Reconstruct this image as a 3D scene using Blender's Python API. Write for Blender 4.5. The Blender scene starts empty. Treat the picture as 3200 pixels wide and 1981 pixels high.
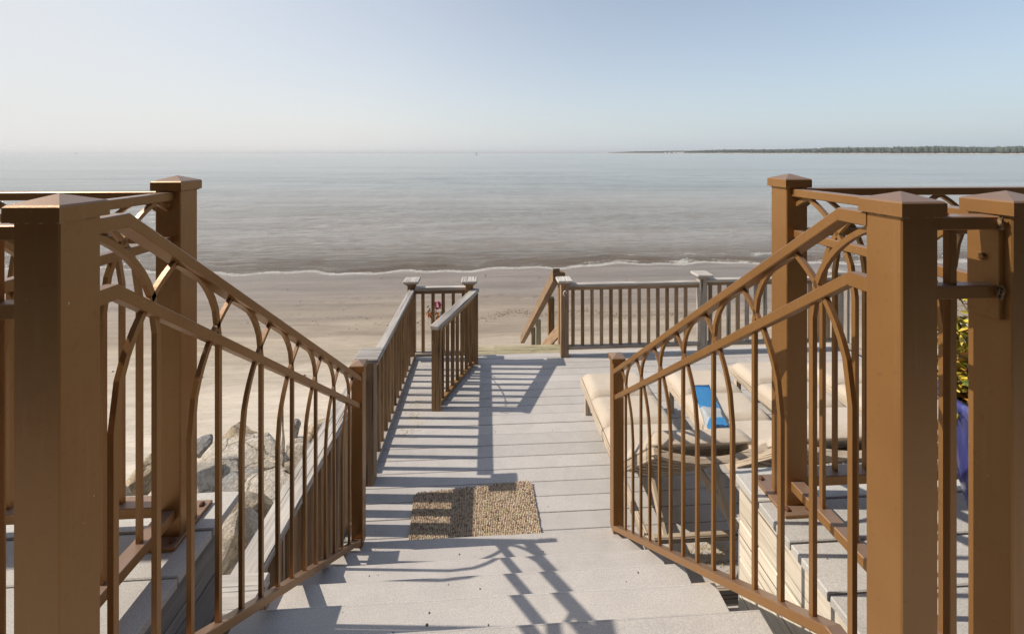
import bpy, bmesh, math, random
from mathutils import Vector, Matrix, noise
R = math.radians
rnd = random.Random(7)
sc = bpy.context.scene
EYE = 5.35                      # eye height above the sea; every level below is EYE minus its drop
def Z(drop): return EYE - drop

# ---------------------------------------------------------------- camera, sky, sun, exposure
cam = bpy.data.cameras.new('camera'); co = bpy.data.objects.new('camera', cam)
sc.collection.objects.link(co); sc.camera = co
co.location = (0, 0, EYE); co.rotation_euler = (R(90), 0, R(-3.2))
cam.sensor_width = 36; cam.lens = 36*1270/3200; cam.shift_y = -0.1602
cam.clip_start = 0.02; cam.clip_end = 90000
EL, AZ = R(43), R(4)
SUNV = Vector((-math.cos(EL)*math.cos(AZ), math.cos(EL)*math.sin(AZ), math.sin(EL)))
w = bpy.data.worlds.new('World'); sc.world = w; w.use_nodes = True
nt = w.node_tree; bg = nt.nodes['Background']
sky = nt.nodes.new('ShaderNodeTexSky'); sky.sky_type = 'NISHITA'; sky.sun_disc = False
sky.sun_elevation = EL; sky.sun_rotation = -(R(90)-AZ); sky.altitude = 0
sky.air_density = 1.0; sky.dust_density = 0.8; sky.ozone_density = 0.5
bg.inputs[1].default_value = 0.105
# a humid morning: milky air low down and round the sun is mixed over the clear-sky model
def wn(t, **k):
    x = nt.nodes.new('ShaderNode'+t)
    for a, v in k.items(): setattr(x, a, v)
    return x
def wm(op, a, b=0.0, c=None):
    x = wn('Math', operation=op)
    for i, v in enumerate((a, b, c)):
        if v is None: continue
        if isinstance(v, bpy.types.NodeSocket): nt.links.new(v, x.inputs[i])
        else: x.inputs[i].default_value = v
    return x.outputs[0]
tc = wn('TexCoord'); sp_ = wn('SeparateXYZ'); nt.links.new(tc.outputs['Generated'], sp_.inputs[0])
elev = wm('MAXIMUM', sp_.outputs[2], 0.0)
dt = wn('VectorMath', operation='DOT_PRODUCT'); nt.links.new(tc.outputs['Generated'], dt.inputs[0]); dt.inputs[1].default_value = SUNV
toward = wm('MULTIPLY_ADD', dt.outputs['Value'], 0.5, 0.5)            # 1 at the sun, 0 opposite
f1 = wm('MULTIPLY', wm('EXPONENT', wm('MULTIPLY', elev, -3.1)), 0.96)
f2 = wm('MULTIPLY', wm('MULTIPLY', wm('POWER', toward, 4.6), 1.95), wm('EXPONENT', wm('MULTIPLY', elev, -1.3)))
fac = wm('MINIMUM', wm('ADD', f1, wm('MULTIPLY', f2, wm('SUBTRACT', 1.0, f1))), 1.0)
hc = wn('Mix', data_type='RGBA'); nt.links.new(wm('MINIMUM', wm('MULTIPLY', wm('POWER', toward, 1.6), 1.9), 1.0), hc.inputs[0])
hc.inputs[6].default_value = (2.95, 3.65, 4.25, 1); hc.inputs[7].default_value = (5.05, 5.05, 5.05, 1)
sm = wn('Mix', data_type='RGBA'); nt.links.new(fac, sm.inputs[0]); nt.links.new(sky.outputs[0], sm.inputs[6]); nt.links.new(hc.outputs[2], sm.inputs[7])
nt.links.new(sm.outputs[2], bg.inputs[0])
sl = bpy.data.lights.new('sun', 'SUN'); sl.energy = 3.3; sl.angle = R(0.55); sl.color = (1.0, 0.87, 0.71)
so = bpy.data.objects.new('sun', sl); sc.collection.objects.link(so)
so.rotation_euler = SUNV.to_track_quat('Z', 'Y').to_euler(); so.location = (-20, 2, 30)
vs = sc.view_settings
vs.view_transform = 'Standard'; vs.look = 'None'; vs.exposure = 0.56; vs.gamma = 1; vs.use_curve_mapping = False

# ---------------------------------------------------------------- material helpers
class N:
    def __init__(s, name):
        s.m = bpy.data.materials.new(name); s.m.use_nodes = True; s.t = s.m.node_tree
        s.b = s.t.nodes['Principled BSDF']; s.o = s.t.nodes['Material Output']
    def n(s, typ, **k):
        x = s.t.nodes.new('ShaderNode'+typ)
        for a, v in k.items():
            if isinstance(v, bpy.types.NodeSocket): s.t.links.new(v, x.inputs[a])
            elif a in x.inputs.keys(): x.inputs[a].default_value = v
            else: setattr(x, a, v)
        return x
    def l(s, a, b): s.t.links.new(a, b)
    def set(s, **k):
        for a, v in k.items():
            a = a.replace('_', ' ')
            if isinstance(v, bpy.types.NodeSocket): s.l(v, s.b.inputs[a])
            else: s.b.inputs[a].default_value = v
    def coord(s, scale=(1, 1, 1), world=False, rand=True):
        if world:
            v = s.n('NewGeometry').outputs['Position']
        else:
            v = s.n('TexCoord').outputs['Object']
            if rand:
                r = s.n('ObjectInfo').outputs['Random']
                mm = s.n('Math', operation='MULTIPLY'); s.l(r, mm.inputs[0]); mm.inputs[1].default_value = 37.0
                ad = s.n('VectorMath', operation='ADD'); s.l(v, ad.inputs[0]); s.l(mm.outputs[0], ad.inputs[1]); v = ad.outputs[0]
        mp = s.n('Mapping'); s.l(v, mp.inputs['Vector']); mp.inputs['Scale'].default_value = scale
        return mp.outputs[0]
    def noise(s, vec, scale, detail=4, rough=.55, dist=0):
        x = s.n('TexNoise'); s.l(vec, x.inputs['Vector'])
        x.inputs['Scale'].default_value = scale; x.inputs['Detail'].default_value = detail
        x.inputs['Roughness'].default_value = rough; x.inputs['Distortion'].default_value = dist
        return x.outputs[0]
    def ramp(s, f, stops):
        x = s.n('ValToRGB'); s.l(f, x.inputs[0]); e = x.color_ramp.elements
        while len(e) < len(stops): e.new(.5)
        for i, (p, c) in enumerate(stops):
            e[i].position = p; e[i].color = (c, c, c, 1) if isinstance(c, (int, float)) else (*c, 1)
        return x.outputs[0]
    def mix(s, f, a, b, mode='MIX'):
        x = s.n('Mix', data_type='RGBA', blend_type=mode)
        for sock, v in ((x.inputs[0], f), (x.inputs[6], a), (x.inputs[7], b)):
            if isinstance(v, bpy.types.NodeSocket): s.l(v, sock)
            elif isinstance(v, tuple): sock.default_value = (*v, 1)
            else: sock.default_value = v
        return x.outputs[2]
    def math(s, op, a, b=0.0):
        x = s.n('Math', operation=op)
        for i, v in enumerate((a, b)):
            if isinstance(v, bpy.types.NodeSocket): s.l(v, x.inputs[i])
            else: x.inputs[i].default_value = v
        return x.outputs[0]
    def bump(s, h, strength, dist=.01, prev=None):
        x = s.n('Bump'); s.l(h, x.inputs['Height']); x.inputs['Strength'].default_value = strength
        x.inputs['Distance'].default_value = dist
        if prev: s.l(prev, x.inputs['Normal'])
        return x.outputs[0]

def wood(name, dark, mid, light, rough=.75, bump=.5, streak=1.0, crack=True, stain=None):
    k = N(name); v = k.coord((1.6, 34, 34))
    n1 = k.noise(v, 2.2*streak, 7, .65, .25)
    v2 = k.coord((1.2, 3.5, 3.5)); n2 = k.noise(v2, 2.0, 3)
    col = k.ramp(n1, [(.25, dark), (.5, mid), (.78, light)])
    col = k.mix(.45, col, k.ramp(n2, [(.3, tuple(c*.62 for c in mid)), (.7, light)]))
    rr = k.n('ObjectInfo').outputs['Random']
    col = k.mix(1.0, col, k.ramp(rr, [(0, .78), (1, 1.14)]), 'MULTIPLY')
    h = n1
    if crack:
        v3 = k.coord((.9, 60, 60)); n3 = k.noise(v3, 1.6, 3, .5)
        cr = k.ramp(n3, [(.60, 0.0), (.66, 1.0)])
        col = k.mix(cr, col, tuple(c*.45 for c in dark)); h = k.math('SUBTRACT', n1, k.math('MULTIPLY', cr, .7))
    if stain:
        sv = k.coord((1, 1, 1)); sn = k.noise(sv, 5, 4)
        col = k.mix(k.ramp(sn, [(.5, 0.0), (.68, .7)]), col, stain)
    k.set(Base_Color=col, Roughness=rough, Normal=k.bump(h, bump, .004)); return k.m

M = {}
M['weathered'] = wood('weathered_grey_wood', (.16, .14, .125), (.34, .31, .28), (.52, .48, .44), .8, .8)
M['rail_top'] = wood('silvered_rail_wood', (.17, .16, .155), (.44, .42, .40), (.66, .64, .61), .75, .9)
M['brown'] = wood('brown_stained_wood', (.070, .034, .012), (.25, .140, .056), (.43, .275, .130), .55, .6)
M['post'] = wood('post_wood', (.12, .07, .035), (.30, .195, .115), (.44, .33, .22), .7, .6)
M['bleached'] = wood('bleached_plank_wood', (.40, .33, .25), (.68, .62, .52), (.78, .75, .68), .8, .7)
M['mossy'] = wood('mossy_wood', (.12, .11, .06), (.33, .30, .19), (.48, .44, .33), .85, .6, stain=(.17, .18, .08))
M['teak'] = wood('greyed_teak', (.25, .185, .125), (.52, .43, .33), (.70, .63, .53), .7, .6)
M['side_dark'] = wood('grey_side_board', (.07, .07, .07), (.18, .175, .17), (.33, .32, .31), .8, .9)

def m_deck(name, base, lo=.90, hi=1.06):
    k = N(name); v = k.coord((1, 1, 1)); v2 = k.coord((3, 60, 60)); v3 = k.coord((.5, .5, .5), world=True)
    sp = k.noise(v, 260, 2, .6); st = k.noise(v, 7, 5, .6); gr = k.noise(v2, 2, 4); big = k.noise(v3, 2.4, 4, .6)
    c = k.mix(k.ramp(sp, [(.35, 0.0), (.65, 1.0)]), tuple(x*.80 for x in base), tuple(x*1.13 for x in base))
    c = k.mix(k.math('MULTIPLY', k.ramp(st, [(.42, 0.0), (.75, 1.0)]), .35), c, tuple(x*.66 for x in base))
    c = k.mix(k.math('MULTIPLY', k.ramp(big, [(.55, 0.0), (.72, 1.0)]), .30), c, (.60, .56, .50))
    c = k.mix(k.math('MULTIPLY', gr, .22), c, tuple(x*.55 for x in base))
    sc_ = k.noise(k.coord((1, 2.2, 1), world=True), 9, 6, .75, 1.5)
    c = k.mix(k.ramp(sc_, [(.63, 0.0), (.70, .55)]), c, (.68, .65, .60))
    c = k.mix(k.ramp(k.noise(k.coord((1.3, 1.3, 1), world=True), 3.1, 6, .7), [(.58, 0.0), (.75, .35)]), c, tuple(x*.62 for x in base))
    c = k.mix(1.0, c, k.ramp(k.n('ObjectInfo').outputs['Random'], [(0, lo), (1, hi)]), 'MULTIPLY')
    k.set(Base_Color=c, Roughness=.72, Normal=k.bump(k.math('ADD', sp, st), .35, .002)); return k.m
M['deck'] = m_deck('grey_composite_board', (.510, .500, .500))
M['pale_edge'] = m_deck('pale_board_edge', (.535, .525, .52))
M['tread'] = m_deck('grey_composite_tread', (.515, .50, .49), .90, 1.06)
M['landing'] = m_deck('pale_grey_landing_board', (.52, .52, .51))

k = N('brown_metal_paint'); v = k.coord((1, 1, 1), world=True)
n1 = k.noise(v, 3.0, 3); n2 = k.noise(v, 420, 2); n3 = k.noise(v, 55, 4, .6); n4 = k.noise(v, 90, 2)
c = k.mix(k.ramp(n1, [(.3, 0.0), (.7, 1.0)]), (.272, .138, .047), (.318, .170, .062))
c = k.mix(k.ramp(n3, [(.60, 0.0), (.75, .35)]), c, (.16, .07, .022))
c = k.mix(k.ramp(n4, [(.765, 0.0), (.785, .8)]), c, (.50, .45, .38))
nz_ = k.n('SeparateXYZ', Vector=k.n('NewGeometry').outputs['Normal']).outputs[2]
dust_skyn = k.noise(v, 38, 5, .65)
c = k.mix(k.math('MULTIPLY', k.math('MULTIPLY', k.ramp(nz_, [(.35, 0.0), (.9, .62)]), 1.0), k.ramp(dust_skyn, [(.2, .55), (.7, 1.0)])), c, (.33, .27, .255))  # dust together with painted sky reflection greys the upward faces
drip = k.noise(k.coord((60, 60, 2.5), world=True), 1.0, 4, .6)
c = k.mix(k.math('MULTIPLY', k.ramp(drip, [(.58, 0.0), (.72, 1.0)]), .13), c, (.42, .30, .20))
k.set(Base_Color=c, Roughness=k.ramp(n1, [(.3, .33), (.7, .44)]), Normal=k.bump(k.math('ADD', n2, k.math('MULTIPLY', n3, 2.0)), .16, .001))
k.b.inputs['Specular IOR Level'].default_value = .35; k.b.inputs['Metallic'].default_value = .42; M['metal'] = k.m
k = N('rusty_bolt'); k.set(Base_Color=(.10, .035, .015, 1), Roughness=.7); M['rust'] = k.m
k = N('dried_seal_bead'); v = k.coord(); n = k.noise(v, 90, 4)
k.set(Base_Color=k.ramp(n, [(.35, (.10, .05, .02)), (.65, (.34, .24, .13))]), Roughness=.7, Normal=k.bump(n, .8, .003)); M['bead'] = k.m

k = N('cushion_canvas'); v = k.coord(rand=False); v2 = k.coord((2.2, 9, 5))
n1 = k.noise(v, 900, 1); n2 = k.noise(v, 3.2, 4); wv = k.noise(v2, 2.1, 3, .55, 1.2)
c = k.mix(k.ramp(n2, [(.35, 0.0), (.7, 1.0)]), (.53, .47, .395), (.46, .405, .335))
k.set(Base_Color=c, Roughness=.9, Normal=k.bump(k.math('ADD', k.math('MULTIPLY', n1, .05), wv), .42, .02)); k.b.inputs['Sheen Weight'].default_value = .15
M['cushion'] = k.m
k = N('blue_towel_cloth'); v = k.coord(rand=False); n1 = k.noise(v, 300, 2)
sp = k.n('SeparateXYZ', Vector=k.n('TexCoord').outputs['Object'])
nz = k.noise(v, 14, 3, .6, .6)
msk = k.math('GREATER_THAN', k.math('ADD', k.math('MULTIPLY', k.math('SUBTRACT', .01, sp.outputs[1]), 5.0), nz), .52)
lim = k.math('LESS_THAN', k.math('SUBTRACT', .01, sp.outputs[1]), .12)
c = k.mix(k.math('MULTIPLY', msk, lim), k.ramp(n1, [(.3, (.06, .33, .72)), (.7, (.12, .46, .88))]), (.68, .74, .80))
k.set(Base_Color=c, Roughness=.95, Normal=k.bump(n1, .7, .004)); M['towel'] = k.m

k = N('beach_sand'); P = k.n('NewGeometry').outputs['Position']; sx = k.n('SeparateXYZ', Vector=P)
v = k.coord((1, 1, 1), world=True); vs_ = k.coord((.16, 1, 1), world=True)
fine = k.noise(v, 160, 2, .7); med = k.noise(vs_, 1.0, 6, .6, .6); lines = k.noise(k.coord((.10, 1.0, 1), world=True), 2.6, 5, .65, 1.4)
edge = k.math('ADD', sx.outputs[1], k.math('MULTIPLY', k.math('SUBTRACT', k.noise(k.coord((.12, .4, 1), world=True), 1, 4), .5), 5.0))
wet = k.n('MapRange'); k.l(edge, wet.inputs[0]); wet.inputs[1].default_value = 10.5; wet.inputs[2].default_value = 16.5
W = wet.outputs[0]
dry = k.mix(k.ramp(med, [(.35, 0.0), (.65, 1.0)]), (.44, .375, .29), (.30, .25, .19))
dry = k.mix(k.math('MULTIPLY', k.ramp(lines, [(.50, 0.0), (.60, 1.0)]), .6), dry, (.25, .20, .14))
wetc = k.mix(k.ramp(med, [(.4, 0.0), (.6, 1.0)]), (.20, .165, .135), (.25, .21, .175))
c = k.mix(W, dry, k.mix(k.math('MULTIPLY', k.ramp(lines, [(.46, 0.0), (.58, 1.0)]), .35), wetc, (.17, .13, .105)))
near = k.n('MapRange'); k.l(sx.outputs[1], near.inputs[0]); near.inputs[1].default_value = 5.5; near.inputs[2].default_value = 12.0
c = k.mix(near.outputs[0], k.mix(.85, c, (.74, .69, .61)), c)
bands = k.noise(k.coord((.045, .9, 1), world=True), 1.5, 6, .6, .9); arcs = k.noise(k.coord((.30, 1.6, 1), world=True), 1.1, 5, .7, 2.2)
c = k.mix(1.0, c, k.ramp(bands, [(.38, .86), (.48, 1.0), (.60, 1.10)]), 'MULTIPLY')
c = k.mix(k.math('MULTIPLY', k.ramp(arcs, [(.485, 0.0), (.50, 1.0), (.515, 0.0)]), .35), c, (.20, .16, .12))
c = k.mix(1.0, c, k.ramp(fine, [(.3, .88), (.7, 1.08)]), 'MULTIPLY')
k.set(Base_Color=c, Roughness=k.mix(W, (.85, .85, .85), (.30, .30, .30)), Normal=k.bump(k.math('ADD', k.math('MULTIPLY', fine, .06), k.math('ADD', k.math('MULTIPLY', lines, .7), k.math('ADD', med, arcs))), .8, .06))
M['sand'] = k.m

k = N('sea_water'); P = k.n('NewGeometry').outputs['Position']; sx = k.n('SeparateXYZ', Vector=P)
at = k.n('Attribute'); at.attribute_name = 'foam'; foam = at.outputs['Fac']
sw = k.noise(k.coord((.13, .62, 1), world=True), 1.0, 8, .66, .5)
mpw = k.n('Mapping'); k.l(k.n('NewGeometry').outputs['Position'], mpw.inputs['Vector']); mpw.inputs['Rotation'].default_value = (0, 0, .16); mpw.inputs['Scale'].default_value = (.38, 2.1, 1)
rp = k.noise(mpw.outputs[0], 1.0, 7, .74, .5)
far = k.noise(k.coord((.010, .045, 1), world=True), 1.0, 6, .6)
dist = k.n('MapRange', interpolation_type='SMOOTHSTEP'); k.l(sx.outputs[1], dist.inputs[0]); dist.inputs[1].default_value = 19; dist.inputs[2].default_value = 75
col = k.mix(dist.outputs[0], (.35, .325, .295), (.285, .310, .305))
nsh = k.n('MapRange', interpolation_type='SMOOTHSTEP'); k.l(sx.outputs[1], nsh.inputs[0]); nsh.inputs[1].default_value = 19.2; nsh.inputs[2].default_value = 27
col = k.mix(nsh.outputs[0], (.185, .145, .108), col)
col = k.mix(k.math('MULTIPLY', k.ramp(far, [(.42, 0.0), (.6, 1.0)]), .35), col, (.09, .10, .095))
fn = k.noise(k.coord((1.0, 1.7, 1), world=True), 8.0, 6, .8, 1.4)
fm = k.ramp(k.math('SUBTRACT', k.math('ADD', foam, k.math('MULTIPLY', fn, 1.0)), .5), [(.50, 0.0), (.60, .85)])
k.set(Base_Color=k.mix(fm, col, (.66, .65, .62)), IOR=1.333)
k.l(k.mix(fm, k.mix(dist.outputs[0], (.05, .05, .05), (.15, .15, .15)), (.8, .8, .8)), k.b.inputs['Roughness'])
b1 = k.bump(sw, .9, .45); b2 = k.bump(rp, .55, .30, b1)
for bn_, s0, s1_ in ((b1.node, .8, .30), (b2.node, .95, .45)):
    k.l(k.mix(dist.outputs[0], (s0,)*3, (s1_,)*3), bn_.inputs['Strength'])
k.set(Normal=b2); M['water'] = k.m

def rockmat(name, a, b, c_):
    k = N(name); v = k.coord(rand=True); n1 = k.noise(v, 2.6, 6, .6, .3); n2 = k.noise(v, 18, 6, .7); n3 = k.noise(v, 60, 3)
    c = k.ramp(n1, [(.3, a), (.5, b), (.7, c_)])
    c = k.mix(k.ramp(n2, [(.40, .7), (.60, 0.0)]), c, tuple(x*.5 for x in b))
    vo = k.n('TexVoronoi', feature='DISTANCE_TO_EDGE'); k.l(k.mix(.12, v, k.n('TexNoise', Vector=v).outputs[1]), vo.inputs['Vector']); vo.inputs['Scale'].default_value = 2.3
    ck = k.ramp(vo.outputs[0], [(.0, 0.0), (.035, 1.0)])
    c = k.mix(k.math('MULTIPLY', k.math('SUBTRACT', 1.0, ck), .4), c, tuple(x*.35 for x in b))
    n5 = k.noise(v, 1.3, 3); c = k.mix(k.ramp(n5, [(.58, 0.0), (.72, .4)]), c, (.36, .24, .13))
    k.set(Base_Color=c, Roughness=.88, Normal=k.bump(ck, .8, .03, k.bump(n3, .7, .012, k.bump(n2, 1.0, .055)))); return k.m
M['rock'] = rockmat('pale_granite', (.50, .42, .30), (.68, .62, .53), (.74, .70, .63))
M['rock_b'] = rockmat('brown_granite', (.34, .25, .15), (.54, .45, .33), (.64, .57, .47))
M['rock_g'] = rockmat('grey_granite', (.22, .22, .22), (.38, .38, .38), (.52, .50, .46))
k = N('forest_leaves'); v = k.coord((1, 1, 1), world=True, rand=False); n1 = k.noise(v, .03, 5, .7)
k.set(Base_Color=k.ramp(n1, [(.3, (.030, .048, .038)), (.7, (.075, .100, .080))]), Roughness=.9); M['forest'] = k.m
def plain(name, c, r=.6, **kk):
    k = N(name); v = k.coord(); n = k.noise(v, 30, 3)
    k.set(Base_Color=k.mix(n, tuple(x*.85 for x in c), tuple(min(1, x*1.12) for x in c)), Roughness=r, Normal=k.bump(n, .15, .002), **kk); return k.m
M['white'] = plain('white_paint', (.78, .77, .74)); M['farsand'] = plain('far_sand', (.58, .53, .45))
M['dark'] = plain('dark_paint', (.05, .05, .05)); M['greyplastic'] = plain('grey_plastic', (.36, .34, .33), .45)
M['pink'] = plain('pink_fabric', (.75, .10, .30)); M['orange'] = plain('orange_fabric', (.62, .22, .06)); M['cotton'] = plain('white_ribbon', (.78, .80, .84))
M['green'] = plain('dark_green_leaf', (.07, .10, .04)); M['twig'] = plain('dry_twig', (.17, .12, .07)); M['shell'] = plain('shell_white', (.78, .74, .68), .4)
M['speck'] = plain('dark_litter', (.05, .035, .025), .9); M['grain'] = plain('pale_sand_grain', (.62, .55, .44), .9)
M['weed'] = plain('dry_seaweed', (.18, .14, .10), .9); M['soil'] = plain('potting_soil', (.05, .035, .025), .95)
M['straw'] = plain('dry_straw', (.55, .46, .28), .9); M['roof'] = plain('roof_grey', (.25, .24, .24)); M['added_siding'] = plain('added_house_siding', (.05, .02, .009), .8); M['darkglass'] = plain('dark_glass', (.03, .035, .04), .08)
M['red'] = plain('red_cap', (.5, .06, .05))
k = N('cobalt_glaze'); v = k.coord((14, 14, 1.6)); n = k.noise(v, 1.5, 4, .6, .5)
k.set(Base_Color=k.ramp(n, [(.3, (.025, .03, .13)), (.55, (.055, .07, .27)), (.75, (.22, .24, .42))]), Roughness=.18); M['glaze'] = k.m
k = N('croton_leaf'); v = k.coord((1, 1, 1), world=True); at = k.n('Attribute'); at.attribute_name = 'tint'
k.set(Base_Color=k.ramp(at.outputs['Fac'], [(.0, (.07, .13, .03)), (.3, (.30, .32, .04)), (.65, (.68, .52, .06)), (1, (.50, .16, .04))]), Roughness=.5)
k.b.inputs['Transmission Weight'].default_value = 0.0; M['croton'] = k.m
k = N('looped_mat_yarn'); at = k.n('Attribute'); at.attribute_name = 'tint'
k.set(Base_Color=k.ramp(at.outputs['Fac'], [(.0, (.20, .15, .12)), (.2, (.42, .33, .24)), (.5, (.58, .48, .37)), (.72, (.60, .45, .38)), (.86, (.50, .48, .28)), (1, (.66, .61, .56))]), Roughness=.95); M['mat'] = k.m

# ---------------------------------------------------------------- object helpers
COL = sc.collection
WM = {}
def link(o, parent=None, world=None):
    COL.objects.link(o)
    world = world or Matrix.Identity(4)
    if parent is not None:
        o.parent = parent; o.matrix_basis = WM[parent.name].inverted() @ world
    else: o.matrix_basis = world
    WM[o.name] = world
    return o
def thing(name, loc, label=None, cat=None, group=None, kind=None):
    o = bpy.data.objects.new(name, None); o.empty_display_size = .1
    link(o, None, Matrix.Translation(Vector(loc)))
    return tag(o, label, cat, group, kind)
def tag(o, label=None, cat=None, group=None, kind=None):
    if label: o['label'] = label
    if cat: o['category'] = cat
    if group: o['group'] = group
    if kind: o['kind'] = kind
    return o
def mesh_of(bm, name, mat, smooth=False):
    me = bpy.data.meshes.new(name); bmesh.ops.recalc_face_normals(bm, faces=bm.faces[:]); bm.to_mesh(me); bm.free()
    me.materials.append(mat)
    if smooth:
        for p in me.polygons: p.use_smooth = True
    return me
def obj(name, bm, mat, parent=None, smooth=False, world=None):
    me = mesh_of(bm, name, mat, smooth)
    return link(bpy.data.objects.new(name, me), parent, world)
CACHE = {}
def box_mesh(L, w_, h, mat, bev, jit=0):
    key = (round(L, 3), round(w_, 4), round(h, 4), mat.name, bev, jit)
    if key in CACHE: return CACHE[key]
    bm = bmesh.new(); bmesh.ops.create_cube(bm, size=1)
    for v in bm.verts: v.co = Vector((v.co.x*L, v.co.y*w_, v.co.z*h))
    if bev: bmesh.ops.bevel(bm, geom=bm.edges[:]+bm.verts[:], offset=bev, segments=1, affect='EDGES', profile=.5)
    CACHE[key] = mesh_of(bm, 'bar', mat); return CACHE[key]
def beam(name, p0, p1, w_, h, mat, parent=None, bev=.002, up=(0, 0, 1), side=None):
    p0, p1 = Vector(p0), Vector(p1); x = (p1-p0); L = x.length; x.normalize()
    u = Vector(up)
    if abs(x.dot(u)) > .99: u = Vector((0, 1, 0))
    y = u.cross(x).normalized(); z = x.cross(y)
    Mx = Matrix((x, y, z)).transposed().to_4x4(); Mx.translation = (p0+p1)/2
    me = box_mesh(L, w_, h, mat, bev)
    return link(bpy.data.objects.new(name, me), parent, Mx)
def post(name, x, y, z0, z1, s, mat, parent, bev=.003):
    return beam(name, (x, y, z0), (x, y, z1), s, s, mat, parent, bev)
def addbox(bm, x0, x1, y0, y1, z0, z1):
    vs = [bm.verts.new(c) for c in ((x0, y0, z0), (x1, y0, z0), (x1, y1, z0), (x0, y1, z0), (x0, y0, z1), (x1, y0, z1), (x1, y1, z1), (x0, y1, z1))]
    for f in ((0, 3, 2, 1), (4, 5, 6, 7), (0, 1, 5, 4), (1, 2, 6, 5), (2, 3, 7, 6), (3, 0, 4, 7)): bm.faces.new([vs[i] for i in f])
def bbox_obj(name, x0, x1, y0, y1, z0, z1, mat, parent, bev=.002):
    if y1-y0 > x1-x0: return beam(name, ((x0+x1)/2, y0, (z0+z1)/2), ((x0+x1)/2, y1, (z0+z1)/2), x1-x0, z1-z0, mat, parent, bev)
    return beam(name, (x0, (y0+y1)/2, (z0+z1)/2), (x1, (y0+y1)/2, (z0+z1)/2), y1-y0, z1-z0, mat, parent, bev)
def sweep(bm, O, U, pts, lat, th, mode='n'):
    """rectangular bar along 2-D points (s,z) in the vertical plane through O along U"""
    U = Vector(U); Lt = Vector((-U.y, U.x, 0)); rings = []
    n = len(pts)
    for i, (s, z) in enumerate(pts):
        if mode == 'z': off = (0, th/2)
        else:
            a = pts[max(i-1, 0)]; b = pts[min(i+1, n-1)]
            t = Vector((b[0]-a[0], b[1]-a[1])).normalized(); off = (-t.y*th/2, t.x*th/2)
        r = []
        for sg, lg in ((1, 1), (1, -1), (-1, -1), (-1, 1)):
            p = Vector(O)+U*(s+off[0]*sg)+Vector((0, 0, z+off[1]*sg-O[2]))+Lt*(lat/2*lg)
            r.append(bm.verts.new(p))
        rings.append(r)
    for a, b in zip(rings, rings[1:]):
        for i in range(4): bm.faces.new((a[i], a[(i+1) % 4], b[(i+1) % 4], b[i]))
    bm.faces.new(rings[0]); bm.faces.new(rings[-1][::-1])
def tube(bm, pts, r, seg=8):
    rings = []
    for i, p in enumerate(pts):
        p = Vector(p); a = Vector(pts[max(i-1, 0)]); b = Vector(pts[min(i+1, len(pts)-1)]); t = (b-a).normalized()
        u = t.cross(Vector((0, 0, 1)) if abs(t.z) < .9 else Vector((1, 0, 0))).normalized(); v = t.cross(u)
        rr = r[i] if isinstance(r, (list, tuple)) else r
        rings.append([bm.verts.new(p+(u*math.cos(2*math.pi*k/seg)+v*math.sin(2*math.pi*k/seg))*rr) for k in range(seg)])
    for a, b in zip(rings, rings[1:]):
        for k in range(seg): bm.faces.new((a[k], a[(k+1) % seg], b[(k+1) % seg], b[k]))
    bm.faces.new(rings[0]); bm.faces.new(rings[-1][::-1])
def lathe(bm, prof, seg=24, c=(0, 0, 0)):
    rings = [[bm.verts.new((c[0]+r*math.cos(2*math.pi*k/seg), c[1]+r*math.sin(2*math.pi*k/seg), c[2]+z)) for k in range(seg)] for r, z in prof]
    for a, b in zip(rings, rings[1:]):
        for k in range(seg): bm.faces.new((a[k], a[(k+1) % seg], b[(k+1) % seg], b[k]))
    bm.faces.new(rings[0][::-1]); bm.faces.new(rings[-1])

# ---------------------------------------------------------------- beach, sea, sky-side land
def pw(t, tab):
    if t <= tab[0][0]: return tab[0][1]
    for (a, b), (c, d) in zip(tab, tab[1:]):
        if t <= c:
            f = (t-a)/(c-a); f = f*f*(3-2*f); return b+(d-b)*f
    return tab[-1][1]
SH = [(-120, 24), (-40, 21.5), (-18.2, 19.9), (-11.5, 18.8), (-4.1, 18.55), (1.0, 18.85), (7.3, 19.35), (13, 19.15), (18, 18.75), (40, 20), (120, 24)]
def shore(x): return pw(x, SH) + .18*math.sin(x*1.3)+.10*math.sin(x*3.1+1)
def beach_z(x, y):
    s = shore(x)
    z = (s-y)*.0145 if y < s else (s-y)*.03
    if y < 6.6: z += (6.6-y)**1.0*.38*(1 if y > -1 else 1)
    z += (.018*noise.noise(Vector((x*.5, y*1.3, 0)))+.012*noise.noise(Vector((x*.35, y*2.6, 5))))*min(1, max(0, abs(s-y)-.15)/4)
    f = max(0, 1-abs(y-(12.7+.25*math.sin(x*.5)))/.35); z += .012*f
    return min(z, 3.0)
def grid(xs, ys, zf):
    me_v = [(x, y, zf(x, y)) for y in ys for x in xs]; nx = len(xs)
    fs = [(j*nx+i, j*nx+i+1, (j+1)*nx+i+1, (j+1)*nx+i) for j in range(len(ys)-1) for i in range(nx-1)]
    return me_v, fs
def steps(a, b, d): n = max(1, int(round((b-a)/d))); return [a+(b-a)*i/n for i in range(n)]
xs = steps(-160, -40, 8)+steps(-40, -14, 1)+steps(-14, 16, .13)+steps(16, 40, 1)+steps(40, 160, 8)+[160]
ys = steps(-12, 1, 1)+steps(1, 6, .16)+steps(6, 16, .09)+steps(16, 21, .16)+steps(21, 60, 3)+[60]
V_, F_ = grid(xs, ys, beach_z)
fpr = random.Random(3); FP = []
for x0, y0, dx, dy, n_ in ((-9, 9.4, .62, .05, 22), (4.5, 10.3, .60, -.03, 16), (-6.5, 14.6, .64, .02, 24), (-7.5, 7.4, .30, .45, 9)):
    for q in range(n_):
        FP.append((x0+dx*q+fpr.gauss(0, .05), y0+dy*q+(.11 if q % 2 else -.11)+fpr.gauss(0, .05)+.5*math.sin(q*.25)))
cell = {}
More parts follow.
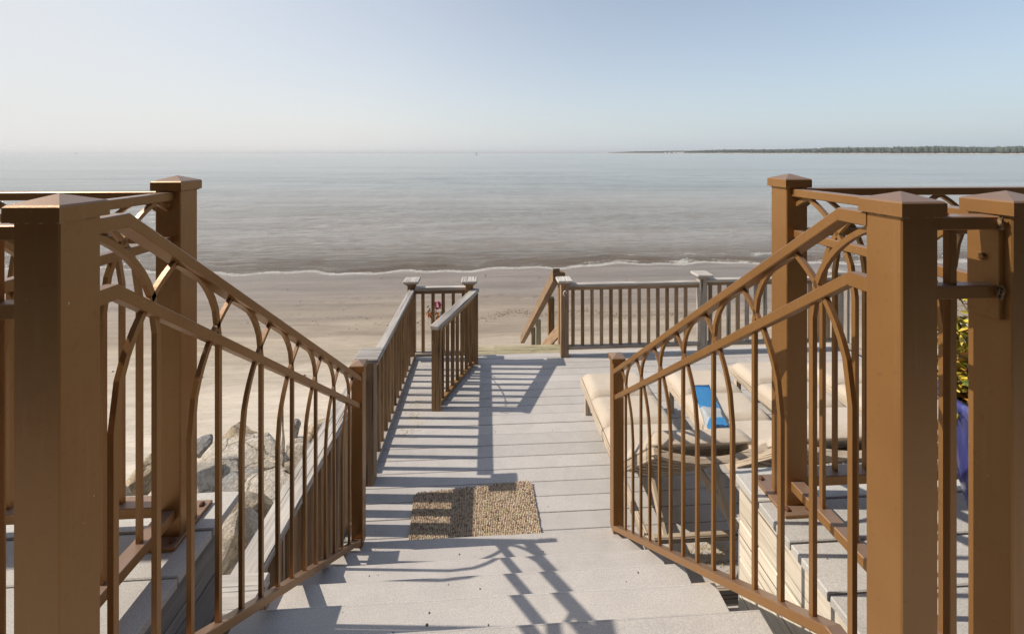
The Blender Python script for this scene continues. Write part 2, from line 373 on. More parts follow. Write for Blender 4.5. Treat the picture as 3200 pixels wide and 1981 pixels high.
for a, b in FP: cell.setdefault((int(a//1), int(b//1)), []).append((a, b))
for i, (x, y, z) in enumerate(V_):
    cx_, cy_ = int(x//1), int(y//1)
    for p in (-1, 0, 1):
        for q in (-1, 0, 1):
            for a, b in cell.get((cx_+p, cy_+q), ()):
                d2 = ((x-a)/.15)**2+((y-b)/.10)**2
                if d2 < 6: z += -.035*math.exp(-d2)+.012*math.exp(-(d2-2.2)**2)
    V_[i] = (x, y, z)
me = bpy.data.meshes.new('beach'); me.from_pydata(V_, [], F_); me.materials.append(M['sand'])
for p in me.polygons: p.use_smooth = True
link(tag(bpy.data.objects.new('beach', me), kind='structure'))

def sea_z(x, y):
    s = shore(x); d = y-s
    if d < -1.2: return -.25
    z = 0
    amp = min(1, max(0, d/5))*.060*(1 if y < 90 else max(0, 1-(y-90)/60))
    z += amp*(math.sin(y*1.25+x*.10+1.5*noise.noise(Vector((x*.08, y*.1, 0))))+.6*math.sin(y*2.3-x*.22+2*noise.noise(Vector((x*.1, y*.13, 3)))))
    z += amp*.8*noise.noise(Vector((x*.45+y*.3, y*1.7, 1)))+amp*.5*noise.noise(Vector((x*.9-y*.2, y*3.4, 7)))
    z += .004
    # small bore running in
    c = 1.05+.35*math.sin(x*.35+.7)+.15*math.sin(x*1.1); hgt = .10*pw(x, [(-9, .1), (-6, .6), (-2.5, .9), (-1.2, .15), (1, .35), (4, .9), (30, 1.0)])
    q = (d-c)/(.16 if d < c else .5); z += hgt*math.exp(-q*q)
    return z
def sea_foam(x, y):
    s = shore(x); d = y-s; f = 0
    on = pw(x, [(-14, .26), (-9, .26), (-6, .2), (-3, .16), (0, .32), (3, .38), (6, .44), (9, .50), (30, .55)])
    if -.35 < d < .09: f = .60
    elif .10 <= d < 2.6+on*2.2:
        f = on*(1-max(0, (d-1.2))/(1.6+on*2.2))*(1.02+.5*noise.noise(Vector((x*.9, d*1.5, 2))))
        if .55 < d < 1.2: f *= .55
    return max(0, f)
xs = steps(-300, -40, 20)+steps(-40, -16, 1)+steps(-16, 22, .16)+steps(22, 60, 1)+steps(60, 300, 20)+[300]
ys = steps(17.0, 23, .09)+steps(23, 40, .22)+steps(40, 150, 1.5)+[150]
V_, F_ = grid(xs, ys, sea_z)
n0 = len(V_)
# the sheet goes on to the horizon, sharing its outer edge height
nx = len(xs)
Fo = [sea_foam(v[0], v[1]) if v[1] < 26 else 0 for v in V_]
xo = [-42000, -9000, -1500]+xs+[1500, 9000, 42000]
far_rows = [150, 260, 500, 1200, 4000, 12000, 42000]
base = len(V_)
for j, y in enumerate(far_rows):
    for x in xo: V_.append((x, y, sea_z(x, 150) if (j == 0 and -300 <= x <= 300) else 0.0)); Fo.append(0)
m = len(xo)
F_ += [(base+j*m+i, base+j*m+i+1, base+(j+1)*m+i+1, base+(j+1)*m+i) for j in range(len(far_rows)-1) for i in range(m-1)]
for sx_ in (-1, 1):           # sides beyond the fine part
    b = len(V_)
    for y in (17, 60, 150):
        for x in (300, 1500, 9000, 42000): V_.append((x*sx_, y, -.02 if y == 17 else 0)); Fo.append(0)
    for j in range(2):
        for i in range(3):
            q = (b+j*4+i, b+j*4+i+1, b+(j+1)*4+i+1, b+(j+1)*4+i); F_.append(q if sx_ > 0 else q[::-1])
me = bpy.data.meshes.new('sea'); me.from_pydata(V_, [], F_); me.materials.append(M['water'])
a_ = me.attributes.new('foam', 'FLOAT', 'POINT'); a_.data.foreach_set('value', Fo)
for p in me.polygons: p.use_smooth = True
link(tag(bpy.data.objects.new('sea', me), kind='structure'))

def ray(u, v_, D):
    """a place D metres ahead that stands behind photo column u at level v_"""
    a = (u-1600)/1270.; th = R(3.2)
    return Vector((D*(a*math.cos(th)+math.sin(th)), D*(math.cos(th)-a*math.sin(th)), EYE-(v_-478)/1270.*D))
def ray_drop(u, v_, drop): return ray(u, v_, drop*1270./(v_-478))

# far shore with its wood
LS = [(1895, 3900), (2000, 3500), (2200, 2900), (2500, 2300), (2800, 1850), (3200, 1500), (3900, 1200), (5200, 1100)]
def landD(u): 
    for (a, b), (c, d) in zip(LS, LS[1:]):
        if u <= c: return b+(d-b)*(u-a)/(c-a)
    return LS[-1][1]
bm = bmesh.new(); prev = None
for i in range(120):
    u = 1885+i*28; D = landD(u); a = ray(u, 478, D); b = ray(u, 478, D*1.22+150)
    r = [bm.verts.new((a.x, a.y, -.5)), bm.verts.new((a.x*1.006, a.y*1.006, 1.4)), bm.verts.new((a.x*1.02, a.y*1.02, 3)), bm.verts.new((b.x, b.y, 4)), bm.verts.new((b.x*1.02, b.y*1.02, -.5))]
    if prev:
        for q in range(4): bm.faces.new((prev[q], prev[q+1], r[q+1], r[q]))
    prev = r
tag(obj('far_shore', bm, M['farsand']), kind='structure')
_t = bmesh.new(); bmesh.ops.create_icosphere(_t, subdivisions=1, radius=1); ICO_V = [v.co.copy() for v in _t.verts]; ICO_F = [[v.index for v in f.verts] for f in _t.faces]; _t.free()
class Pts:
    def __init__(s): s.v = []; s.f = []
    def add(s, vs): b = len(s.v); s.v += vs; s.f += [[b+i for i in f] for f in ICO_F]
    def link(s, name, mat):
        me = bpy.data.meshes.new(name); me.from_pydata(s.v, [], s.f); me.materials.append(mat); return link(bpy.data.objects.new(name, me))
def blob(pp, c, rx, rz):
    out = []
    for v in ICO_V:
        n_ = 1+.35*noise.noise(v*1.7+c*.05); out.append((v.x*rx*n_+c.x, v.y*rx*n_+c.y, v.z*rz*n_+c.z))
    pp.add(out)
fp = Pts()
for i in range(4200):
    u = 1905+(i/3400.)**1.0*2300+rnd.uniform(-6, 6); D0 = landD(u); dep = rnd.uniform(1.012, 1.10)
    p = ray(u, 478, D0*dep)
    hh = pw(u, [(1905, 6), (1990, 13), (2150, 18), (2300, 21), (2500, 22), (2650, 26), (2900, 25), (3200, 22)])*rnd.uniform(.82, 1.06)*(1+.05*math.sin(u*.02))
    rr = rnd.uniform(5, 9)
    blob(fp, Vector((p.x, p.y, hh*.74)), rr, hh*.58)
tag(fp.link('forest', M['forest']), kind='stuff')
for i, (u, v_, ww) in enumerate(((2080, 474.5, 14), (2092, 475, 12), (2108, 475, 17), (2118, 474, 12), (2126, 475.2, 18), (2134, 475, 12))):
    D = landD(u)*1.004; p = ray(u, 478, D)
    lab = ['leftmost tiny white house on the far wooded shore', 'second tiny white house from the left on the far shore', 'third tiny white house from the left on the far shore',
           'fourth tiny white house from the left on the far shore', 'broad tiny white house, fifth from the left on the far shore', 'rightmost tiny white house in the far shore row'][i]
    t = thing('house', (p.x, p.y, 1.4), lab, 'house', 'white houses on the far shore')
    bm = bmesh.new(); addbox(bm, p.x-ww/2, p.x+ww/2, p.y-5, p.y+5, 1.2, 8.5+i % 3); obj('wall', bm, M['white'], t)
    bm = bmesh.new(); h0 = 8.5+i % 3
    q = [bm.verts.new(c) for c in ((p.x-ww/2-1, p.y-6, h0), (p.x+ww/2+1, p.y-6, h0), (p.x+ww/2+1, p.y+6, h0), (p.x-ww/2-1, p.y+6, h0), (p.x-ww/2+2, p.y, h0+3), (p.x+ww/2-2, p.y, h0+3))]
    for f in ((0, 3, 2, 1), (0, 1, 5, 4), (2, 3, 4, 5), (1, 2, 5), (3, 0, 4)): bm.faces.new([q[j] for j in f])
    obj('roof', bm, M['roof'], t)
for (u, hh, rr, lab) in ((2249, 40, 8, 'white water tower rising above the far trees'), (2171, 29, 5, 'small white tank dome just above the far trees, left of the water tower')):
    D = landD(u)*1.03; p = ray(u, 478, D); t = thing('water_tower', (p.x, p.y, 3), lab, 'water tower')
    bm = bmesh.new(); lathe(bm, [(1.4, 2), (1.1, hh*.8), (.9, hh-rr*.4)], 10, (p.x, p.y, 0)); obj('shaft', bm, M['white'], t)
    bm = bmesh.new(); lathe(bm, [(rr*math.sin(a_)+.01, hh-rr*.45*math.cos(a_)) for a_ in [math.pi*i/10 for i in range(11)]], 16, (p.x, p.y, 0)); obj('tank', bm, M['white'], t, True)
for (u, D, lab) in ((1489, 960, 'dark channel marker standing in the sea near the middle of the horizon'), (238, 1650, 'faint channel marker far out at the left of the horizon')):
    p = ray(u, 478, D); t = thing('channel_marker', (p.x, p.y, 0), lab, 'marker', 'channel markers on the horizon')
    bm = bmesh.new(); lathe(bm, [(1.6, -.3), (1.7, .7), (1.0, 1.1)], 12, (p.x, p.y, 0)); obj('float', bm, M['dark'], t)
    bm = bmesh.new(); lathe(bm, [(.35, 1.0), (.3, 5)], 8, (p.x, p.y, 0)); obj('mast', bm, M['dark'], t)
    bm = bmesh.new(); lathe(bm, [(1.0, 3.9), (1.1, 5.6), (.2, 6.1)], 8, (p.x, p.y, 0)); obj('daymark', bm, M['dark'], t)

# haze: one even box of air round everything
bm = bmesh.new(); addbox(bm, -43000, 43000, -60, 43000, -3, 60)
hz = obj('haze', bm, M['white']); hz.data.materials.clear()
hm = bpy.data.materials.new('haze_air'); hm.use_nodes = True; ht = hm.node_tree; ht.nodes.clear()
ho = ht.nodes.new('ShaderNodeOutputMaterial'); hv = ht.nodes.new('ShaderNodeVolumePrincipled')
hv.inputs['Color'].default_value = (.90, .93, .97, 1); hv.inputs['Density'].default_value = 0.9e-4; hv.inputs['Anisotropy'].default_value = .2
ht.links.new(hv.outputs[0], ho.inputs['Volume']); hz.data.materials.append(hm); tag(hz, kind='stuff')

# ---------------------------------------------------------------- unseen house with porch, added behind the camera to shade the landing
hs = thing('house', (0, -2.7, 0), 'unseen brown-sided house with dark glass, added behind the landing to block light', 'house')
for i in range(44):
    z0 = Z(1.22)-.05+i*.19
    bbox_obj('added_siding', -13, 13, -2.7, -2.675+.004*(i % 2), z0, z0+.186, M['added_siding'], hs, .002)
bm = bmesh.new(); addbox(bm, -13, 13, -9.5, -2.701, 0.3, Z(1.22)+8.4); obj('wall', bm, M['added_siding'], hs)  # dark wall added out of view to darken the camera-facing metal
for x0 in (-11, -7.6, -3.2, 1.2, 5.6, 9.2):
    for z0 in (Z(1.20), Z(1.20)+3.3):
        f = bbox_obj('added_window', x0, x0+2.4, -2.67, -2.63, z0+.02, z0+2.3, M['dark'], hs, .004)
        bbox_obj('added_pane', x0+.08, x0+2.32, -2.629, -2.622, z0+.10, z0+2.22, M['darkglass'], f, .001)
bm = bmesh.new(); addbox(bm, -13.6, 13.6, -9.5, -1.9, Z(1.22)+8.41, Z(1.22)+8.7); obj('roof', bm, M['roof'], hs)
PZ = Z(1.22)+2.45
for i in range(16): bbox_obj('added_porch_board', -9.5, 9.5, -2.69+i*.142, -2.69+i*.142+.138, PZ, PZ+.02, M['added_siding'], hs, .002)
bm = bmesh.new(); addbox(bm, -9.6, 9.6, -2.69, -.40, PZ+.021, PZ+.16); obj('added_porch_roof', bm, M['roof'], hs)  # porch added out of view so the landing floor falls in shade
bbox_obj('added_porch_beam', -9.6, 9.6, -.52, -.40, PZ-.20, PZ-.001, M['added_siding'], hs, .004)
for x in (-6.2, -3.9, 3.9, 6.2): post('added_porch_post', x, -.46, Z(1.215), PZ-.201, .11, M['added_siding'], hs)

# ---------------------------------------------------------------- landing, stairs, deck
DK, T0, LD = 2.48, 2.30, 1.22
land = thing('landing', (0, .5, Z(LD)), kind='structure')
# boards run left-right; the stair mouth is between x -.82 and .82
y1 = 1.525; edges = [1.525, 1.372, 1.222, 1.075, .956]
def lboard(x0, x1, ya, yb):
    bbox_obj('plank', x0, x1, ya+.0025, yb-.0025, Z(LD)-.028, Z(LD)+rnd.uniform(-.0015, .0015), M['landing'], land, .003)
for a, b in zip(edges[1:], edges):
    lboard(.937+rnd.uniform(-.003, .003), 2.3, a, b); lboard(2.303, 4.2, a, b)
    lboard(-2.3, -.895+rnd.uniform(-.003, .003), a, b); lboard(-4.2, -2.303, a, b)
y = .956
while y > -2.5:
    lboard(-4.2, -1.2, y-.147, y); lboard(-1.197, 1.6, y-.147, y); lboard(1.603, 4.2, y-.147, y); y -= .147
def side_board(ax, p0, p1, z0, z1, name='side_board', mat=None):
    x, ya, yb = ax, p0, p1
    return bbox_obj(name, x-.012, x+.012, ya, yb, z0+.003, z1-.003, mat or M['bleached'], land, .003)
zz = Z(LD)-.03; 
while zz > Z(DK)+.01:
    z1_ = max(zz-.142, Z(DK)+.002)
    side_board(.962, -1.0, 1.50, z1_, zz)
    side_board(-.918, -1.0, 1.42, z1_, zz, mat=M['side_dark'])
    for xa, xb in ((.975, 4.2), (-4.2, -.932)):
        yf = 1.50 if xa > 0 else 1.42
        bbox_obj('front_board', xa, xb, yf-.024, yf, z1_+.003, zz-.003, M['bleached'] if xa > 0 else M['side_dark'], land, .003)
    zz -= .142
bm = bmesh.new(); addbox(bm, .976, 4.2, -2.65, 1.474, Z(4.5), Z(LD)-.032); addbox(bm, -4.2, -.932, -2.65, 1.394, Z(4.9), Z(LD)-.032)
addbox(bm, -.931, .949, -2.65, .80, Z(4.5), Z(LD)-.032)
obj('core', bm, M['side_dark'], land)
st = thing('staircase', (0, 2.45, Z(DK)), 'wide flight of six grey composite steps leading down from the landing to the deck', 'stairs')
for n in range(6):
    h = T0-.18*n; y = 2.45-.249*n
    bbox_obj('tread', -.86, .83, y-.268, y, Z(h)-.028, Z(h), M['tread'], st, .004)
    bbox_obj('nosing', -.8612, .8312, y-.011, y+.0010, Z(h)-.020, Z(h)+.0006, M['pale_edge'], st, .0045)  # strip a little paler than the tread along each step edge
    bbox_obj('riser', -.84, .81, y-.024, y-.012, Z(h)-.028-.152, Z(h)-.029, M['deck'], st, .001)
bbox_obj('riser', -.80, .80, .93, .942, Z(LD)-.18, Z(LD)-.03, M['deck'], st, .001)
for sx_ in (-1, 1):
    bm = bmesh.new(); x0 = .81 if sx_ > 0 else -.84; x1 = x0-sx_*.035
    pr = [(2.43, Z(T0)-.03), (2.43, Z(DK)), (2.10, Z(DK)), (.93, Z(LD)-.50), (.93, Z(LD)-.03)]
    prof = []
    prof = [(2.42, Z(DK)), (2.1, Z(DK)), (.95, Z(LD)-.42), (.95, Z(LD)-.031)]
    for n in range(5, -1, -1):
        y = 2.45-.249*n; h = T0-.18*n
        prof += [(y-.249-.01, Z(h)-.029), (y-.03, Z(h)-.029)]
    A = [bm.verts.new((x0, a, b)) for a, b in prof]; B = [bm.verts.new((x1, a, b)) for a, b in prof]
    bm.faces.new(A); bm.faces.new(B[::-1])
    for i in range(len(prof)): bm.faces.new((A[i], A[(i+1) % len(prof)], B[(i+1) % len(prof)], B[i]))
    obj('stringer', bm, M['deck'], st)

dk = thing('deck', (1.8, 3.7, Z(DK)), kind='structure')
gaps = [2.79+.1322*k for k in range(-10, 17)]
for a, b in zip(gaps, gaps[1:]):
    y0, yb = a+.0019, b-.0019; zt = Z(DK)+rnd.uniform(-.0012, .0012)
    xl = -.915 if a > 2.0 else (-1.04 if a < 1.5 else -.915)
    if a > 1.52: segs = [(xl, 2.35), (2.356, 4.52)] if int(a*10) % 2 else [(xl, 3.1), (3.106, 4.52)]
    elif a > 1.45: segs = [(-.9, .94)]
    else: continue
    for s0, s1 in segs: bbox_obj('plank', s0, s1, y0, yb, zt-.025, zt, M['deck'], dk, .0025)
ye = gaps[-1]                                                  # 4.905
bm = bmesh.new(); 
for y in (1.6, 2.4, 3.2, 4.0, 4.8): addbox(bm, -.90, 4.5, y, y+.04, Z(DK)-.21, Z(DK)-.027)
addbox(bm, -.93, -.917, 1.5, 4.98, Z(DK)-.22, Z(DK)-.004); addbox(bm, 4.522, 4.56, 1.5, 4.98, Z(DK)-.22, Z(DK)-.004)
for x in (-.85, 1.0, 2.7, 4.4):
    for y in (1.7, 4.82): addbox(bm, x-.07, x+.07, y-.07, y+.07, Z(6), Z(DK)-.215)
obj('frame', bm, M['side_dark'], dk)
bbox_obj('plank', -.915, -.20, ye+.004, ye+.134, Z(DK)-.025, Z(DK), M['deck'], dk, .0025)
bbox_obj('plank', .96, 4.52, ye+.004, ye+.134, Z(DK)-.025, Z(DK), M['deck'], dk, .0025)
bbox_obj('plank', -.19, .955, ye+.004, ye+.10, Z(DK)-.025, Z(DK), M['deck'], dk, .0025)

bs = thing('beach_stairs', (.35, 5.0, Z(DK)-.05), 'mossy wooden steps going down from the deck gap to the beach', 'stairs')
for n in range(14):
    y = 5.012+.27*n; z = Z(DK)-.022-.18*n
    if z < .25: break
    for q in range(2):
        bbox_obj('tread', -.15, .93, y+.135*q, y+.130+.135*q, z-.035, z+rnd.uniform(-.001, .001), M['mossy'] if n < 2 else M['post'], bs, .003)
for x in (-.17, .95):
    beam('stringer', (x, 5.0, Z(DK)-.22), (x, 8.7, Z(DK)-.22-2.47), .035, .26, M['brown'], bs)
hr = thing('handrail', (.93, 5.4, Z(DK)), 'brown wooden handrail sloping from the gate post down to the beach', 'handrail')
PT = Z(1.575)
hp = [(0.935, 5.32), (.90, 6.35), (.86, 7.6)]
def hz_(y): return Z(1.60)-(y-5.32)*.682
beam('post', (.955, 5.34, Z(3.3)), (.955, 5.34, PT), .085, .085, M['brown'], hr)
bm = bmesh.new()
dirv = Vector((.79-.925, 9.2-5.30, 0)).normalized()
sweep(bm, (.925-.045, 5.30, Z(1.6)), dirv, [(0, Z(1.60)), (3.85*1.0, Z(1.60)-3.85*.68)], .09, .16, 'z'); obj('rail', bm, M['post'], hr)
for i, y in enumerate((6.1, 7.35, 7.95)):
    x = .93-.035*(y-5.3)+.03; beam('post', (x, y, hz_(y)-1.9), (x, y, hz_(y)-.05), .09, .09, M['mossy'] if i > 0 else M['brown'], hr)
beam('lower_rail', (.93, 5.36, Z(2.36)), (.86, 6.6, Z(3.2)), .035, .14, M['post'], hr)

# ---------------------------------------------------------------- wooden railings
def wcap(x, y, z, s, parent, mat):
    """flat weathered post cap with bevelled top, a thin block under it"""
    bbox_obj('cap_block', x-s*.36, x+s*.36, y-s*.36, y+s*.36, z-.060, z-.034, mat, parent, .010)
    c = bbox_obj('cap', x-s/2, x+s/2, y-s/2, y+s/2, z-.035, z, M['rail_top'], parent, .008); return c
def wpost(x, y, z0, z1, parent, mat, s=.09, cs=.185):
    post('post', x, y, z0, z1-.05, s, mat, parent); wcap(x, y, z1, cs, parent, mat)
def wpanel(p0, p1, ztop, zbot, parent, spacing, wt=.085, mats=('brown',), inset=0, bw=.036, lower=True, phase=.5, wb=.06):
    p0, p1 = Vector((*p0, 0)), Vector((*p1, 0)); d = p1-p0; L = d.length; d.normalize(); side = Vector((-d.y, d.x, 0))*inset
    beam('top_rail', p0+Vector((0, 0, ztop-.018)), p1+Vector((0, 0, ztop-.018)), wt, .036, M['rail_top'], parent, .005)
    beam('sub_rail', p0+Vector((0, 0, ztop-.058))+side, p1+Vector((0, 0, ztop-.058))+side, .036, .042, M['post'], parent)
    if lower: beam('bottom_rail', p0+Vector((0, 0, zbot+.02))+side, p1+Vector((0, 0, zbot+.02))+side, wb, .04, M['weathered'], parent, .004)
    n = int(L/spacing)
    for i in range(n):
        q = p0+d*((i+phase)*spacing)+side
        j = rnd.uniform(-.003, .003)
        beam('baluster', (q.x+j, q.y+j, zbot+(.041 if lower else -.05)), (q.x, q.y, ztop-.08), bw+rnd.uniform(-.002, .002), bw, M[rnd.choice(mats)], parent, .002)
WX = -.905
rl = thing('wooden_railing', (WX, 4.0, Z(DK)), 'wooden railing with brown balusters along the walkway left edge, turning right at its end', 'railing')
wpost(WX, 3.125, Z(DK), Z(1.510), rl, M['post']); wpost(-.93, 4.95, Z(DK)-.2, Z(1.52), rl, M['brown']); wpost(-.235, 4.86, Z(DK), Z(1.50), rl, M['brown'])
wpanel((WX-.005, 3.20), (WX-.015, 4.90), Z(1.625), Z(DK)+.012, rl, .1215, .07, ('brown',), inset=.0, phase=.45)
wpanel((-.88, 4.90), (-.28, 4.90), Z(1.60), Z(DK)+.06, rl, .120, .07, ('brown',), phase=.75)
rs = thing('wooden_railing', (-.35, 4.4, Z(DK)), 'short free-standing wooden railing standing at an angle on the walkway left of the beach steps', 'railing')
D0, D1 = Vector((-.51, 3.975)), Vector((-.175, 4.80)); dd = (D1-D0).normalized()
beam('post', (D0.x, D0.y, Z(DK)+.001), (D0.x, D0.y, Z(1.70)), .088, .075, M['brown'], rs)
beam('post', (D1.x, D1.y, Z(DK)+.001), (D1.x, D1.y, Z(1.66)), .088, .06, M['brown'], rs)
E0, E1 = D0-dd*.045, D1+dd*.04
beam('top_rail', (E0.x, E0.y, Z(1.68)), (E1.x, E1.y, Z(1.625)), .095, .04, M['rail_top'], rs, .006)
beam('sub_rail', (D0.x, D0.y, Z(1.73)), (D1.x, D1.y, Z(1.68)), .036, .05, M['brown'], rs)
beam('bottom_rail', (D0.x+.02, D0.y+.05, Z(DK)+.032), (D1.x-.02, D1.y-.05, Z(DK)+.032), .05, .036, M['brown'], rs)
for i in range(7):
    q = D0+(D1-D0)*((i+1)/8.0); beam('baluster', (q.x, q.y, Z(DK)+.051), (q.x, q.y, Z(1.72)+i*.004), .036, .036, M['brown'], rs)
rr_ = thing('wooden_railing', (2.7, 4.93, Z(DK)), 'long weathered wooden railing with flat-capped posts along the sea edge behind the loungers', 'railing')
GY = 4.925
wpost(.915, GY, Z(DK), Z(1.535), rr_, M['post'], .095, .185); wpost(2.655, GY+.02, Z(DK), Z(1.50), rr_, M['weathered'], .095, .20); wpost(4.43, GY+.02, Z(DK), Z(1.50), rr_, M['weathered'], .095, .15)
wpanel((.965, GY+.01), (2.605, GY+.02), Z(1.60), Z(2.40), rr_, .1185, .075, ('post', 'brown', 'brown', 'post'), phase=.5)
wpanel((2.705, GY+.02), (4.38, GY+.02), Z(1.575), Z(2.40), rr_, .1185, .075, ('post', 'weathered', 'post'), phase=.5)
wpanel((4.45, 4.88), (4.45, 1.7), Z(1.59), Z(2.40), rr_, .1185, .075, ('post', 'weathered'), phase=.5)
# white hook on the gate post
bm = bmesh.new(); tube(bm, [(.915+.018*math.cos(a), GY-.052, Z(1.70)+.03*math.sin(a)) for a in [math.pi*2*i/12*.8 for i in range(12)]], .006, 6)
tag(obj('hook', bm, M['shell'], None, True), 'small white ring hook screwed to the capped gate post at the beach steps', 'hook')
ro = thing('wooden_railing', (-.99, 2.4, Z(DK)), 'low silver-topped wooden railing outside the left metal stair rail, above the rocks', 'railing')
OX = -.985
beam('top_rail', (OX, 1.56, Z(1.715)), (OX, 3.12, Z(1.715)), .125, .038, M['rail_top'], ro, .006)
beam('sub_rail', (OX, 1.62, Z(1.755)), (OX, 3.09, Z(1.755)), .036, .042, M['weathered'], ro)
bbox_obj('cap', OX-.10, OX+.10, 1.545, 1.70, Z(1.745), Z(1.715)+.022, M['rail_top'], ro, .006)
post('post', OX, 1.62, Z(3.4), Z(1.75), .09, M['mossy'], ro)
beam('bottom_rail', (OX, 1.67, Z(2.50)), (OX, 3.09, Z(2.50)), .085, .04, M['weathered'], ro)
for i in range(11):
    y = 1.76+i*.1215
    beam('baluster', (OX+.03, y, Z(2.475)), (OX+.03, y, Z(1.73)), .036, .085 if i % 3 else .06, M[('post', 'post', 'brown')[i % 3]], ro)

# ---------------------------------------------------------------- brown metal railings
PS = .076
def mcap(cx, cy, zt, s, parent):
    o = .0085; r = s/2+o; bm = bmesh.new()
    pr = [(r, zt-.046), (r, zt-.020), (r-.003, zt-.0165), (0, zt)]
    rings = [[bm.verts.new((cx+sx_*a, cy+sy_*a, z)) for sx_, sy_ in ((-1, -1), (1, -1), (1, 1), (-1, 1))] for a, z in pr[:3]]
    top = bm.verts.new((cx, cy, zt))
    for a, b in zip(rings, rings[1:]):
        for i in range(4): bm.faces.new((a[i], a[(i+1) % 4], b[(i+1) % 4], b[i]))
    for i in range(4): bm.faces.new((rings[2][i], rings[2][(i+1) % 4], top))
    bm.faces.new(rings[0][::-1]); return obj('cap', bm, M['metal'], parent)
def mpost(x0, y0, zb, zt, parent, s=PS, plate=None):
    """x0,y0: the near-left corner of the square tube"""
    cx, cy = x0+s/2, y0+s/2
    p = beam('post', (cx, cy, zb), (cx, cy, zt-.030), s, s, M['metal'], parent, .0025)
    c = mcap(cx, cy, zt, s, parent)
    # ragged bead of sealant under the cap
    bm = bmesh.new(); zc = zt-.047
    for i in range(26):
        t = rnd.random()*4; e = int(t); f = (t-e)*2-1; q = s/2+.001
        pos = ((f*q, -q), (q, f*q), (f*q, q), (-q, f*q))[e]
        g = bmesh.ops.create_icosphere(bm, subdivisions=1, radius=rnd.uniform(.0015, .0038))
        for v in g['verts']: v.co = Vector((v.co.x*1.8, v.co.y*1.8, v.co.z*.8))+Vector((cx+pos[0], cy+pos[1], zc))
    obj('seal_bead', bm, M['bead'], parent, True)['kind'] = 'stuff'
    if plate:
        pl = bbox_obj('base_plate', *plate, zb-.001, zb+.011, M['metal'], parent, .002)
        for ax, ay in ((plate[0]+.022, plate[2]+.022), (plate[1]-.022, plate[3]-.022), (plate[0]+.022, plate[3]-.022), (plate[1]-.022, plate[2]+.022)):
            if abs(ax-cx) < s/2+.01 and abs(ay-cy) < s/2+.01: continue
            bm = bmesh.new(); lathe(bm, [(.009, zb+.011), (.009, zb+.017), (.004, zb+.021)], 6, (ax, ay, 0)); obj('bolt', bm, M['rust'], pl)
    return p
def arch_leg(sa, za, w_, h, sgn, zb, lo, hi):
    """a bar from the rail up, bending over to the arch tip at (sa, za)"""
    Rr = (h*h+w_*w_)/(2*w_); pts = []
    for i in range(13):
        x = w_*(1-(1-i/12.)**1.0); zz_ = math.sqrt(max(0, Rr*Rr-(Rr-x)**2)); pts.append((sa+sgn*(w_-x), za-h+zz_))
    pts = [(sa+sgn*w_, zb(sa+sgn*w_))]+[(sa+sgn*w_, za-h-.0001)]+pts[1:]
    out = [p for p in pts if lo <= p[0] <= hi]
    if out and len(out) < len(pts):       # finish the cut end exactly on the post
        for a, b in zip(pts, pts[1:]):
            ia, ib = lo <= a[0] <= hi, lo <= b[0] <= hi
            if ia != ib:
                lim = lo if min(a[0], b[0]) < lo else hi; f = (lim-a[0])/(b[0]-a[0]); e = (lim, a[1]+f*(b[1]-a[1]))
                out = out+[e] if ia else [e]+out
    return out
def infill(O, U, parent, tip0, count, mod, zt, zb, lo, hi, hn, hf):
    for kx in range(count):
        sa = tip0+mod*kx
        for sgn, h in ((-1, hn), (1, hf)):
            pts = arch_leg(sa, zt(sa), .75*mod, h, sgn, zb, lo, hi)
            if len(pts) < 2 or (pts[0][0] == pts[-1][0] and len(pts) < 2): continue
            bm = bmesh.new(); sweep(bm, O, U, pts, .0122, .0122); obj('baluster', bm, M['metal'], parent)
            f = pts[0]
            if abs(f[0]-(sa+sgn*.75*mod)) < 1e-4:     # weld collar where the bar meets the rail
                pass
def rail(O, U, parent, name, pts, lat, th):
    bm = bmesh.new(); sweep(bm, O, U, pts, lat, th, 'z')
    bmesh.ops.bevel(bm, geom=[e for e in bm.edges if e.calc_length() > .05], offset=.002, segments=1, affect='EDGES')
    return obj(name, bm, M['metal'], parent)

def stair_rail(side, label, ynear=.745):
    # the two railings run a touch closer together at the bottom of the flight
    x_at = (lambda y: .842-.031*y) if side > 0 else (lambda y: -.7635)
    O = Vector((x_at(0), 0, 0)); U = Vector((x_at(1)-x_at(0), 1, 0)).normalized()
    t = thing('stair_railing', (x_at(1.6), 1.6, Z(1.8)), label, 'railing', 'brown metal stair railings')
    mpost(.799 if side > 0 else -.742-PS, ynear, Z(LD)+.001, Z(.078) if side > 0 else Z(.0735), t)
    mpost(.747 if side > 0 else -.738-.066, 2.415, Z(T0)+.001, Z(1.222), t, .066)
    y0, y1_ = ynear+PS, 2.415
    top = lambda s: Z(.140+.771*(s-.887)); mid = lambda s: Z(.281+.773*(s-.868)); bot = lambda s: Z(1.147+.757*(s-.938))
    kt, km, kb = .887, .868, .92
    rail(O, U, t, 'top_rail', [(y0-.002, top(kt)-.001), (kt, top(kt)), (y1_+.01, top(y1_+.01))], .040, .030)
    rail(O, U, t, 'middle_rail', [(y0-.002, mid(km)), (km, mid(km)), (y1_+.004, mid(y1_))], .026, .030)
    rail(O, U, t, 'bottom_rail', [(y0-.002, bot(kb)), (kb, bot(kb)), (y1_+.004, bot(y1_))], .040, .030)
    tt = lambda s: (top(s)-.016 if s > kt else top(kt)-.016); bb = lambda s: bot(max(s, kb))+.012
    infill(O, U, t, .8165, 8, .2145, tt, bb, y0, y1_, .30, .255)
    return t
tR = stair_rail(1, 'right brown metal stair railing with interlaced pointed arches, beside the loungers')
tL = stair_rail(-1, 'left brown metal stair railing with interlaced pointed arches, in front of the rocks')

